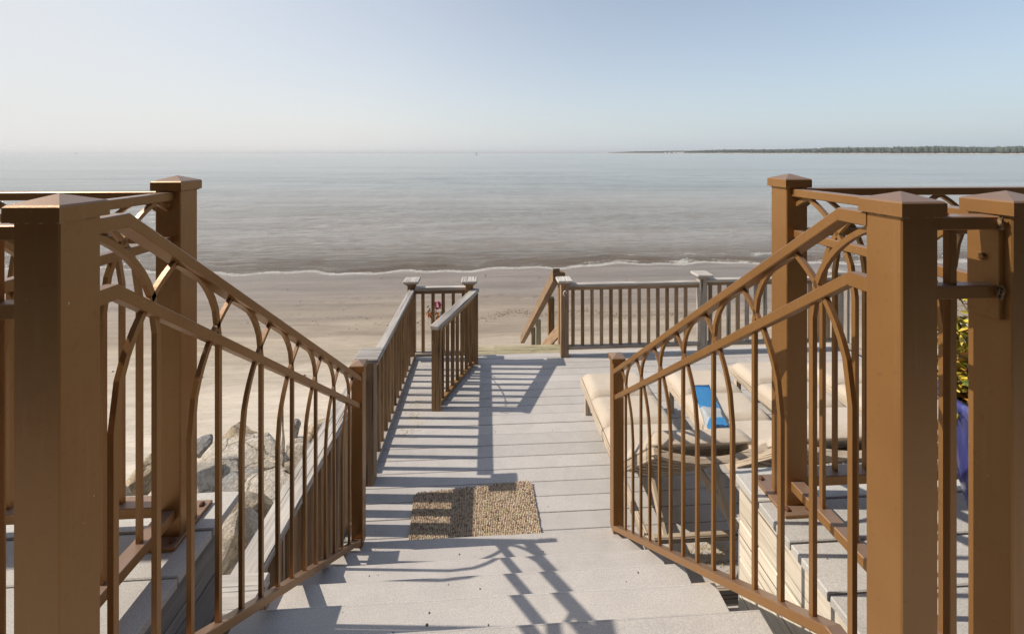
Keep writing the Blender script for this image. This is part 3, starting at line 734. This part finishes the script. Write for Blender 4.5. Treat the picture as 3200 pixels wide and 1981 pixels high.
def landing_rail(side, label):
    t = thing('landing_railing', (side*1.02, 1.3, Z(LD)), label, 'railing', 'brown metal landing railings')
    fx0 = 1.017 if side > 0 else -.973-PS; fy = 1.338
    pl = (fx0-.032, fx0+PS+.01, 1.300, 1.475) if side > 0 else (fx0-.01, fx0+PS+.010, 1.300, 1.475)
    mpost(fx0, fy, Z(LD)+.001, Z(.073), t, PS, pl)
    yn = .745
    nx0 = 1.030 if side > 0 else -.972-PS
    mpost(nx0, yn, Z(LD)+.001, Z(.078), t)
    a = Vector((nx0+PS/2, yn+PS, 0)); b = Vector((fx0+PS/2, fy, 0)); L = (b-a).length; U = (b-a).normalized()
    top, mid, bot = Z(.137), Z(.278), Z(1.142)
    rail(a, U, t, 'top_rail', [(0, top), (L, top)], .040, .026); rail(a, U, t, 'middle_rail', [(0, mid), (L, mid)], .026, .026)
    rail(a, U, t, 'bottom_rail', [(0, bot), (L, bot)], .045, .032)
    infill(a, U, t, -.03+.05, 4, .225, lambda s: top-.013, lambda s: bot+.012, 0, L, .27, .27)
    sx0 = fx0+PS if side > 0 else fx0
    a = Vector((sx0, fy+PS/2, 0)); U = Vector((side, 0, 0)); L = 2.6
    rail(a, U, t, 'top_rail', [(0, top), (L, top)], .040, .026); rail(a, U, t, 'middle_rail', [(0, mid), (L, mid)], .026, .026)
    rail(a, U, t, 'bottom_rail', [(0, bot), (L, bot)], .050, .034)
    infill(a, U, t, .075, 12, .225, lambda s: top-.013, lambda s: bot+.012, 0, L, .27, .27)
    mpost((sx0+L) if side > 0 else (sx0-L-PS), fy, Z(LD)+.001, Z(.073), t)
    # gap filler between this post and the stair railing's big post
    xa, xb = (.875, 1.018) if side > 0 else (-.960, -.821); yy = yn+.028
    g = thing('gap_panel', ((xa+xb)/2, yy, Z(1.1)), ('narrow brown metal filler panel with bolted plate between the two big right posts' if side > 0 else
              'narrow brown metal filler panel left of the big left post at the frame edge'), 'railing panel', 'filler panels beside the big posts')
    for dz, nm in ((.140, 'top_rail'), (.279, 'middle_rail'), (1.10, 'bottom_rail')):
        rail((xa, yy, 0), (1, 0, 0), g, nm, [(0, Z(dz)), (xb-xa, Z(dz))], .036 if dz < .2 else .026, .027)
    xm = .932 if side > 0 else -.876; beam('upright', (xm, yy, Z(1.087)), (xm, yy, Z(.153)), .0145, .0145, M['metal'], g, .001)
    px0 = 1.0185 if side > 0 else -.9715
    plt = bbox_obj('plate', px0, px0+.011, yn-.0+.012, yn+.068, Z(.335), Z(.155), M['metal'], g, .0015)
    bx = 1.0185 if side > 0 else -.9605
    bm = bmesh.new(); tube(bm, [(bx-side*.007, yn+.040, Z(.213)), (bx+side*.001, yn+.040, Z(.213))], [.0065, .0085], 6); obj('bolt', bm, M['metal'], plt)
    bm = bmesh.new()
    for i in range(14):
        gg = bmesh.ops.create_icosphere(bm, subdivisions=1, radius=rnd.uniform(.002, .005)); 
        for v in gg['verts']: v.co += Vector((bx-side*rnd.uniform(0, .006), yy-.020+rnd.uniform(-.002, .002), Z(.140 if i % 2 else .279)+rnd.uniform(-.015, .015)))
    obj('weld_bead', bm, M['bead'], g, True)['kind'] = 'stuff'
landing_rail(1, 'right brown metal landing railing with a capped corner post, behind the lounger side')
landing_rail(-1, 'left brown metal landing railing with a capped corner post, above the rocks')
bm = bmesh.new(); lathe(bm, [(.004, 0), (.0055, .002), (.004, .005)], 10, (.925, .775, Z(.1265))); tag(obj('bottle_cap', bm, M['red']), 'tiny red cap lying on the filler rail between the two big right posts', 'cap')

# ---------------------------------------------------------------- sun loungers
LW = .60
def seg_cushion(bm, x0, x1, P, T, th):
    """one pillow section between two side-profile points P->T, thickness th above them"""
    d = Vector((0, T[0]-P[0], T[1]-P[1])); L = d.length; d.normalize(); n_ = Vector((0, -d.z, d.y)); 
    if n_.z < 0: n_ = -n_
    nu, nv = 14, 10; grid_ = {}
    for j in range(nv+1):
        for i in range(nu+1):
            a = i/nu*2-1; b = j/nv*2-1
            ea = max(0, 1-abs(a)**12); eb = max(0, 1-abs(b)**9)
            hgt = th*(.18+.82*(ea**.5)*(eb**.5))
            cx = (x0+x1)/2+a*(x1-x0)/2
            base = Vector((cx, P[0], P[1]))+d*(L*(b+1)/2)
            grid_[(i, j, 1)] = bm.verts.new(base+n_*(hgt+.004*noise.noise(Vector((cx*9, j*.7, P[0]*5)))))
            grid_[(i, j, 0)] = bm.verts.new(base+n_*.004)
    for j in range(nv):
        for i in range(nu):
            bm.faces.new([grid_[k_] for k_ in ((i, j, 1), (i+1, j, 1), (i+1, j+1, 1), (i, j+1, 1))])
            bm.faces.new([grid_[k_] for k_ in ((i, j, 0), (i, j+1, 0), (i+1, j+1, 0), (i+1, j, 0))])
    for i in range(nu):
        bm.faces.new([grid_[k_] for k_ in ((i, 0, 0), (i+1, 0, 0), (i+1, 0, 1), (i, 0, 1))]); bm.faces.new([grid_[k_] for k_ in ((i, nv, 0), (i, nv, 1), (i+1, nv, 1), (i+1, nv, 0))])
    for j in range(nv):
        bm.faces.new([grid_[k_] for k_ in ((0, j, 0), (0, j, 1), (0, j+1, 1), (0, j+1, 0))]); bm.faces.new([grid_[k_] for k_ in ((nu, j, 0), (nu, j+1, 0), (nu, j+1, 1), (nu, j, 1))])
HY, HZ = -1.12, .33          # hinge, measured from the foot
BY, BZ = -1.70, .855         # top of the back
def make_lounger(X, Y, label):
    # local frame: origin on the deck under the foot's left corner, x to the right, y out to sea
    t = thing('sun_lounger', (X, Y, Z(DK)), label, 'sun lounger', 'cushioned sun loungers on the deck')
    T = Matrix.Translation(Vector((X, Y, Z(DK))))
    def B(name, p0, p1, w_, h, mat='teak', par=None, bev=.003, up=(0, 0, 1)):
        return beam(name, T@Vector(p0), T@Vector(p1), w_, h, M[mat], par or t, bev, up)
    for x in (0.016, LW-.016): B('side_rail', (x, .02, .285), (x, -1.92, .285), .030, .075)
    B('end_rail', (.032, .005, .285), (LW-.032, .005, .285), .026, .075); B('end_rail', (.032, -1.90, .285), (LW-.032, -1.90, .285), .026, .075)
    for x in (.055, LW-.055):
        B('leg', (x, -.05, .0), (x, -.05, .26), .05, .04); B('leg', (x, -1.72, .0), (x, -1.72, .26), .05, .04)
    for i in range(9): B('slat', (.032, -.08-i*.115, .310), (LW-.032, -.08-i*.115, .310), .07, .016)
    bd = Vector((0, BY-HY, BZ-HZ)).normalized(); bn = Vector((0, bd.z, -bd.y))
    for x in (.03, LW-.03): B('back_stile', (x, HY, HZ-.01), (x, BY, BZ), .028, .055, up=bn)
    for i in range(6):
        f = .12+i*.145; c = Vector((0, HY, HZ-.01))+bd*((Vector((0, BY-HY, BZ-HZ)).length)*f); bm = bmesh.new(); pr = None
        for q in range(9):
            x = .045+(LW-.09)*q/8; bow = -.034*(1-((q-4)/4.)**2); o = c+bn*(bow-.012)+Vector((x, 0, 0))
            r = [bm.verts.new(o+bd*s1*.035+bn*s2*.008) for s1, s2 in ((1, 1), (1, -1), (-1, -1), (-1, 1))]
            if pr: 
                for k_ in range(4): bm.faces.new((pr[k_], pr[(k_+1) % 4], r[(k_+1) % 4], r[k_]))
            else: bm.faces.new(r)
            pr = r
        bm.faces.new(pr[::-1]); obj('slat', bm, M['teak'], t, world=T)
    bm = bmesh.new(); pr = None                       # bowed top rail of the back
    for q in range(13):
        x = -.01+(LW+.02)*q/12; bow = -.050*(1-((q-6)/6.)**2); o = Vector((x, BY, BZ))+bn*bow+bd*.045+bd*(-.02*(1-((q-6)/6.)**2))
        r = [bm.verts.new(o+bd*s1*.045+bn*s2*.016) for s1, s2 in ((1, 1), (1, -1), (-1, -1), (-1, 1))]
        if pr:
            for k_ in range(4): bm.faces.new((pr[k_], pr[(k_+1) % 4], r[(k_+1) % 4], r[k_]))
        else: bm.faces.new(r)
        pr = r
    bm.faces.new(pr[::-1]); obj('head_rail', bm, M['teak'], t, world=T)
    B('prop', (.10, -1.42, .58), (.10, -1.66, .33), .026, .035); B('prop', (LW-.10, -1.42, .58), (LW-.10, -1.66, .33), .026, .035)
    B('prop_bar', (.03, -1.66, .345), (LW-.03, -1.66, .345), .035, .03); B('stretcher', (.03, -1.72, .12), (LW-.03, -1.72, .12), .03, .045)
    bm = bmesh.new(); th = .066
    ys_ = [.0, -.37, -.74, HY+.02]
    for a, b in zip(ys_, ys_[1:]): seg_cushion(bm, .012, LW-.012, (a, .318), (b, .318), th)
    b0 = Vector((0, HY+.02, .325)); bl = Vector((0, BY, BZ+.03))
    m1 = b0.lerp(bl, .36); m2 = b0.lerp(bl, .72); m3 = b0.lerp(bl, .985)
    for a, b, q in ((b0, m1, th), (m1, m2, th), (m2, m3, th*1.2)): seg_cushion(bm, .012, LW-.012, (a.y, a.z), (b.y, b.z), q)
    obj('cushion', bm, M['cushion'], t, True, world=T)
    bm = bmesh.new(); tube(bm, [(.0, HY+.38, .33), (-.012, HY+.36, .315), (-.004, HY+.33, .27)], .004, 6); obj('tie', bm, M['cushion'], t, True, world=T)
    return t
def copy_tree(o, loc, rz, label):
    c = o.copy(); COL.objects.link(c); c.location = loc; c.rotation_euler = (0, 0, rz); c['label'] = label
    for ch in o.children:
        d = ch.copy(); COL.objects.link(d); d.parent = c
        for g in ch.children:
            e = g.copy(); COL.objects.link(e); e.parent = d
    return c
lo = make_lounger(.875, 3.86, 'leftmost sun lounger, beige cushion on greyed teak, nearest the walkway')
copy_tree(lo, (1.685, 3.86, Z(DK)), R(-.5), 'sun lounger with the bright blue towel lying on its beige cushion')
copy_tree(lo, (2.42, 3.975, Z(DK)), R(.6), 'beige-cushioned sun lounger right of the one with the blue towel')
copy_tree(lo, (3.13, 3.93, Z(DK)), R(-.8), 'rightmost sun lounger, beside the deck rail that turns toward the house')
# towel: lies across the cushion and hangs over its left edge
bm = bmesh.new(); nx_, ny_ = 14, 34; g_ = {}
for j in range(ny_+1):
    b = j/ny_
    for i in range(nx_+1):
        a = i/nx_; L_ = Vector((1.800-.150*b, 3.525-.50*b)); R_ = Vector((1.960-.150*b, 3.520-.53*b)); p = L_.lerp(R_, a)
        z = Z(2.074)-.020*max(0, 1-abs(p.y-3.49)/.03)-.022*max(0, 1-abs(p.y-3.12)/.03)+.003*noise.noise(Vector((p.x*22, p.y*14, 0)))
        if p.x < 1.722: z -= (1.722-p.x)*1.6; p.x = 1.722-(1.722-p.x)*.55
        if j == ny_: p.y -= .018*rnd.random()
        g_[(i, j)] = bm.verts.new((p.x-1.8, p.y-3.2, z-Z(2.06)))
for j in range(ny_):
    for i in range(nx_): bm.faces.new((g_[(i, j)], g_[(i+1, j)], g_[(i+1, j+1)], g_[(i, j+1)]))
r_ = bmesh.ops.solidify(bm, geom=bm.faces[:], thickness=.006)
tw = obj('towel', bm, M['towel'], None, True, Matrix.Translation((1.8, 3.2, Z(2.06)+.006)))
tag(tw, 'bright blue towel with white patches lying on the beige cushion of the second lounger', 'towel')

# ---------------------------------------------------------------- door mat
bm = bmesh.new(); lay = bm.verts.layers.float.new('tint')
c00, c10, c01, c11 = Vector((-.515, 2.60)), Vector((.340, 2.60)), Vector((-.545, 2.985)), Vector((.320, 3.055))
NR, NT = 74, 62
def mp(a, b): return c00.lerp(c10, a).lerp(c01.lerp(c11, a), b)
for i in range(NR):
    for j in range(NT):
        a = (i+.5)/NR; b = (j+.5)/NT
        if a > .955 and b > .93 and (a-.955)/.045+(b-.93)/.07 > 1.1: continue
        if a < .045 and b > .93 and (.045-a)/.045+(b-.93)/.07 > 1.3: continue
        p = mp(a, b)+Vector((rnd.gauss(0, .0007)+.0012*math.sin(b*40+i*.3), rnd.gauss(0, .0022))); s = rnd.uniform(.0040, .0052); hh = rnd.uniform(.012, .019)
        tint = rnd.random(); z0 = Z(DK)+.004
        top = bm.verts.new((p.x+rnd.gauss(0, .001), p.y, z0+hh)); q = [bm.verts.new((p.x+dx*s, p.y+dy*s*1.15, z0+hh*.55)) for dx, dy in ((-1, -.8), (1, -.8), (1, .8), (-1, .8))]
        q2 = [bm.verts.new((p.x+dx*s, p.y+dy*s, z0)) for dx, dy in ((-.7, -.7), (.7, -.7), (.7, .7), (-.7, .7))]
        for v in q+[top]+q2: v[lay] = tint
        for k_ in range(4): bm.faces.new((q[k_], q[(k_+1) % 4], top)); bm.faces.new((q2[k_], q2[(k_+1) % 4], q[(k_+1) % 4], q[k_]))
mt = thing('door_mat', (-.1, 2.8, Z(DK)), 'multicoloured beige looped door mat lying at the foot of the steps', 'door mat')
obj('pile', bm, M['mat'], mt)
bm = bmesh.new(); vv = [bm.verts.new((*mp(a, b), Z(DK)+z_)) for z_ in (.0015, .006) for a, b in ((0, 0), (1, 0), (1, .94), (.96, 1), (.04, 1), (0, .94))]
bm.faces.new(vv[:6][::-1]); bm.faces.new(vv[6:])
for i in range(6): bm.faces.new((vv[i], vv[(i+1) % 6], vv[6+(i+1) % 6], vv[6+i]))
obj('backing', bm, M['speck'], mt)

# ---------------------------------------------------------------- rocks
def rock(name, c, sx_, sy_, sz_, mat, label, seed, cat='rock', group='boulders of the sea wall'):
    r = random.Random(seed); bm = bmesh.new()
    for i in range(15):
        v = Vector((r.gauss(0, 1), r.gauss(0, 1), r.gauss(0, 1))).normalized(); k_ = r.uniform(1.08, 1.36); bm.verts.new((v.x*sx_*k_, v.y*sy_*k_, v.z*sz_*k_))
    h = bmesh.ops.convex_hull(bm, input=bm.verts[:])
    bmesh.ops.delete(bm, geom=[v for v in bm.verts if not v.link_faces], context='VERTS')
    bmesh.ops.bevel(bm, geom=bm.edges[:], offset=.10*min(sx_, sy_, sz_), segments=2, affect='EDGES', profile=.6)
    bmesh.ops.triangulate(bm, faces=bm.faces[:])
    for _ in range(2):
        es = [e for e in bm.edges if e.calc_length() > .07]
        if es: bmesh.ops.subdivide_edges(bm, edges=es, cuts=1, use_grid_fill=False); bmesh.ops.triangulate(bm, faces=bm.faces[:])
    bm.normal_update()
    for v in bm.verts:
        n_ = noise.noise(v.co*3.2+Vector((seed, 0, 0)))*.045+noise.noise(v.co*9+Vector((0, seed, 0)))*.016
        v.co += v.normal*n_
    o = obj(name, bm, M[mat], None, False, Matrix.Translation(c)@Matrix.Rotation(r.uniform(-.3, .3), 4, 'X')@Matrix.Rotation(r.uniform(0, 6.3), 4, 'Z'))
    for p in o.data.polygons: p.use_smooth = True
    try: o.data.set_sharp_from_angle(angle=R(32))
    except Exception: pass
    return tag(o, label, cat, group)
RK = [ # u, v (photo column and level of its middle), drop, half sizes, material, label
 (755, 1452, 4.55, .62, .48, .33, 'rock', 'largest flat-topped pale boulder, in the middle of the sea wall beside the beach'),
 (735, 1375, 4.95, .30, .30, .20, 'rock_b', 'brown wet-looking rock just behind the largest pale boulder'),
 (637, 1395, 4.95, .16, .2, .13, 'rock_g', 'small dark grey rock at the left end of the largest boulder'),
 (668, 1500, 4.38, .32, .28, .28, 'rock', 'pale leaning slab at the lower left corner of the largest boulder'),
 (745, 1548, 4.15, .30, .28, .20, 'rock_g', 'blue-grey flat rock below the largest boulder'),
 (832, 1610, 3.75, .42, .38, .33, 'rock', 'pale rounded boulder in the middle of the lower row, above the stair rail'),
 (752, 1650, 3.55, .30, .30, .26, 'rock_b', 'ochre streaked rock left of the pale rounded boulder in the lower row'),
 (765, 1725, 3.30, .25, .25, .27, 'rock', 'tall rounded cream boulder at the bottom, next to the capped wooden post'),
 (893, 1512, 4.20, .20, .22, .17, 'rock_b', 'brown pitted rock between the largest boulder and the silver wooden rail'),
 (940, 1440, 4.60, .32, .34, .22, 'rock', 'sloping pale slab rising against the silver wooden rail'),
 (1015, 1345, 4.90, .22, .4, .26, 'rock_b', 'speckled rock topmost beside the silver wooden rail'),
 (925, 1340, 5.02, .06, .07, .16, 'rock_g', 'thin upright dark stone standing alone in the sand'),
 (440, 1500, 4.55, .22, .24, .20, 'rock_b', 'brown rock behind the left landing railing, at the edge of the sand'),
 (500, 1470, 4.70, .22, .2, .16, 'rock', 'pale rock just right of the brown one behind the left corner post'),
 (860, 1700, 3.50, .24, .24, .20, 'rock_g', 'grey rock half hidden behind the balusters of the low wooden rail'),
 (590, 1530, 4.25, .32, .30, .24, 'rock', 'pale rock between the left corner post and the leaning slab'),
 (925, 1600, 3.80, .22, .22, .2, 'rock', 'pale rock close under the silver wooden rail'),
 (700, 1610, 3.8, .28, .26, .22, 'rock', 'cream rock just outside the front edge of the left landing'),
 (690, 1770, 3.35, .25, .25, .25, 'rock_b', 'ochre rock at the foot of the left landing side'),
 (990, 1480, 4.35, .2, .24, .2, 'rock_g', 'grey rock seen through the low wooden balusters'),
 (330, 1560, 4.35, .26, .24, .2, 'rock', 'pale rock below the bottom rail at far left'),
 (560, 1440, 4.85, .17, .17, .12, 'rock_b', 'small brown rock at the sand edge right of the left corner post'),
 (840, 1800, 3.2, .26, .24, .22, 'rock', 'pale rock at the very bottom behind the mossy post'),
]
for i, (u, v_, dr, a, b, c_, mt_, lab) in enumerate(RK): rock('rock', ray_drop(u, v_, dr), a, b, c_, mt_, lab, 11+i*7)
# ---------------------------------------------------------------- pot with plant
PX, PY = 1.615, 1.13
pt = thing('potted_plant', (PX, PY, Z(LD)), 'cobalt blue glazed tapering pot with yellow-green leafy plant, behind the far right post', 'potted plant')
bm = bmesh.new(); lathe(bm, [(.09, .002), (.11, .03), (.155, .22), (.19, .42), (.205, .445), (.205, .465), (.185, .465), (.17, .43)], 36, (PX, PY, Z(LD))); obj('pot', bm, M['glaze'], pt, True)
bm = bmesh.new(); lathe(bm, [(.01, .40), (.165, .432)], 20, (PX, PY, Z(LD))); obj('soil', bm, M['soil'], pt)
bm = bmesh.new(); bl_ = bmesh.new(); lay = bl_.verts.layers.float.new('tint')
for i in range(150):
    a = rnd.uniform(0, 6.283); r0 = rnd.uniform(0, .11); r1 = rnd.uniform(.08, .30); hh = rnd.uniform(-.06, .37)
    p0 = Vector((PX+r0*math.cos(a), PY+r0*math.sin(a), Z(LD)+.42)); p2 = Vector((PX+r1*math.cos(a), PY+r1*math.sin(a), Z(LD)+.43+hh)); p1 = (p0+p2)/2+Vector((0, 0, .04))
    tube(bm, [p0, p1, p2], [.004, .003, .002], 5)
    for q in range(40):
        f = rnd.uniform(.12, 1); c = p0.lerp(p2, f)+Vector((0, 0, .04*(1-abs(2*f-1)))); d = Vector((rnd.gauss(0, 1), rnd.gauss(0, 1), rnd.gauss(.35, .6))).normalized()
        L = rnd.uniform(.022, .040); s = d.cross(Vector((rnd.gauss(0, 1), rnd.gauss(0, 1), rnd.gauss(0, 1)))).normalized()*L*.24; nrm = d.cross(s).normalized()
        vs2 = [bl_.verts.new(x_) for x_ in (c, c+d*L*.45+s+nrm*.003, c+d*L, c+d*L*.45-s+nrm*.003)]; tn = min(1, max(0, rnd.gauss(.55-.3*(f-.5), .22)))
        for v in vs2: v[lay] = tn
        bl_.faces.new(vs2)
obj('stems', bm, M['twig'], pt); lf = obj('foliage', bl_, M['croton'], pt); lf['kind'] = 'stuff'

# slim grey plastic case beyond the corner of the right side wall
gb = thing('utility_case', (1.10, 1.545, Z(DK)), 'slim rounded grey plastic case standing upright beyond the bleached wall corner', 'plastic case')
bm = bmesh.new(); addbox(bm, .985, 1.22, 1.515, 1.575, Z(DK)+.001, Z(1.47)); bmesh.ops.bevel(bm, geom=bm.edges[:], offset=.018, segments=3, affect='EDGES'); obj('body', bm, M['greyplastic'], gb, True)
bm = bmesh.new(); addbox(bm, .980, 1.225, 1.510, 1.580, Z(1.468), Z(1.44)); bmesh.ops.bevel(bm, geom=bm.edges[:], offset=.012, segments=3, affect='EDGES'); obj('lid', bm, M['greyplastic'], gb, True)

# ---------------------------------------------------------------- flower ornament behind the far balusters
FX, FY, FZ = -.655, 5.02, Z(1.90)
fo = thing('flower_ornament', (FX, FY, Z(2.4)), 'pink cloth flower ornament with orange petals and white ribbon, tied behind the far balusters', 'ornament')
bm = bmesh.new()
for i in range(46):
    d = Vector((rnd.gauss(0, 1), rnd.gauss(0, .7), rnd.gauss(0, 1))).normalized(); c = Vector((FX+.02, FY, FZ+.035))+d*.038; s = d.cross(Vector((0, 1, .2))).normalized()*.018; t_ = d.cross(s).normalized()*.018
    bm.faces.new([bm.verts.new(x_) for x_ in (c-s, c+t_+d*.01, c+s, c-t_+d*.012)])
obj('blossom', bm, M['pink'], fo)
for (dx, dz, col, nm, n_, sz) in ((-.075, -.05, 'orange', 'petals', 10, .035), (.03, -.075, 'orange', 'petals', 10, .035), (.065, -.06, 'cotton', 'ribbon', 12, .03), (-.075, .0, 'green', 'leaf', 6, .018), (.06, .01, 'green', 'leaf', 6, .018)):
    bm = bmesh.new()
    for i in range(n_):
        c = Vector((FX+dx+rnd.gauss(0, .012), FY+rnd.gauss(0, .01), FZ+dz+rnd.gauss(0, .022))); d = Vector((rnd.gauss(0, .5), rnd.gauss(0, .5), -1)).normalized(); s = d.cross(Vector((rnd.gauss(0, 1), 1, 0))).normalized()
        bm.faces.new([bm.verts.new(x_) for x_ in (c, c+d*sz+s*sz*.4, c+d*sz*2, c+d*sz-s*sz*.4)])
    obj(nm, bm, M[col], fo)
bm = bmesh.new(); tube(bm, [(FX, FY, Z(2.42)), (FX+.004, FY, FZ+.02)], .005, 6); obj('stake', bm, M['twig'], fo)
bm = bmesh.new()
for pts in ([(-.60, 4.6, Z(1.92)), (-.57, 4.3, Z(1.83)), (-.545, 4.05, Z(1.80))], [(-.60, 4.6, Z(1.90)), (-.63, 4.55, Z(1.84)), (-.62, 4.5, Z(1.80))], [(-.545, 3.92, Z(1.80)), (-.52, 3.922, Z(1.86)), (-.48, 3.928, Z(1.93))], [(-.63, 4.4, Z(1.80)), (-.58, 4.2, Z(1.79)), (-.545, 4.0, Z(1.82))]): tube(bm, pts, .0035, 5)
tag(obj('dry_twigs', bm, M['twig'], None, True), 'thin dry twigs and wire tied round the short railing post', 'twigs')

# ---------------------------------------------------------------- small litter
def scatter(name, mat, items, tri=False, **tg):
    pp = Pts()
    for (x, y, z, s) in items:
        fx, fy, fz = rnd.uniform(.6, 1.5), rnd.uniform(.6, 1.5), rnd.uniform(.35, .7)
        pp.add([(v.x*fx*s+x, v.y*fy*s+y, v.z*fz*s+z+s*fz*.6) for v in ICO_V])
    return tag(pp.link(name, mat), kind='stuff', **tg)
it = []
for (u, v_, sx_, sy_, n_) in ((1305, 1245, .035, .05, 90), (1300, 1275, .05, .07, 120), (1295, 1305, .035, .04, 90), (1280, 1340, .04, .04, 70), (1305, 1325, .03, .05, 60), (1345, 1304, .02, .02, 8), (1262, 1360, .04, .03, 40)):
    c = ray_drop(u, v_, DK)
    for i in range(n_): it.append((rnd.gauss(c.x, sx_), rnd.gauss(c.y, sy_), Z(DK), rnd.uniform(.0015, .0055)))
for i in range(260): it.append((rnd.uniform(-.8, .75), rnd.uniform(2.6, 4.7), Z(DK), rnd.uniform(.0008, .0022)))
for i in range(120): c = (rnd.gauss(.42, .06), rnd.gauss(2.85, .12)); it.append((c[0], c[1], Z(DK), rnd.uniform(.001, .003)))
scatter('spilled_sand', M['grain'], it)
it = []
for i in range(80): it.append((rnd.uniform(-.8, 2.0), rnd.uniform(2.6, 4.8), Z(DK), rnd.uniform(.0015, .0035)))
for n in range(6):
    for i in range(9): it.append((rnd.uniform(-.75, .75), 2.45-.249*n-rnd.uniform(.02, .22), Z(T0-.18*n), rnd.uniform(.0015, .0038)))
for i in range(14): it.append((rnd.choice((-1, 1))*rnd.uniform(.95, 1.8), rnd.uniform(1.0, 1.5), Z(LD)+.001, rnd.uniform(.0015, .0035)))
scatter('litter', M['speck'], it)
bm = bmesh.new()
for i in range(420):
    c = ray_drop(rnd.gauss(2230, 55), rnd.gauss(1735, 30), DK); a = rnd.uniform(0, 3.14); L = rnd.uniform(.008, .03); d = Vector((math.cos(a), math.sin(a), rnd.uniform(0, .4)))*L; q = Vector((-math.sin(a), math.cos(a), 0))*.0012
    c.z = Z(DK)+rnd.uniform(.001, .010); bm.faces.new([bm.verts.new(x_) for x_ in (c-q, c+d-q, c+d+q, c+q)])
tag(obj('dry_grass', bm, M['straw']), kind='stuff')
it = []
for i in range(5200):
    x = rnd.uniform(-9, 18); k_ = pw(x, [(-9, .04), (-4, .10), (-1.5, .5), (0, 1), (3, 1), (5, .6), (9, .35), (18, .3)])
    if rnd.random() > k_*(.6+.6*noise.noise(Vector((x*.9, 0, 0)))+.3): continue
    y = 13.0+.30*math.sin(x*.8)+.14*math.sin(x*2.7)+abs(rnd.gauss(0, .17))*rnd.choice((-1, 1, 1)); it.append((x, y, beach_z(x, y)-.006, rnd.uniform(.008, .024)))
for i in range(60):
    x, y = rnd.uniform(-9, 10), rnd.uniform(8, 18); it.append((x, y, beach_z(x, y), rnd.uniform(.01, .03)))
scatter('seaweed_line', M['weed'], it)
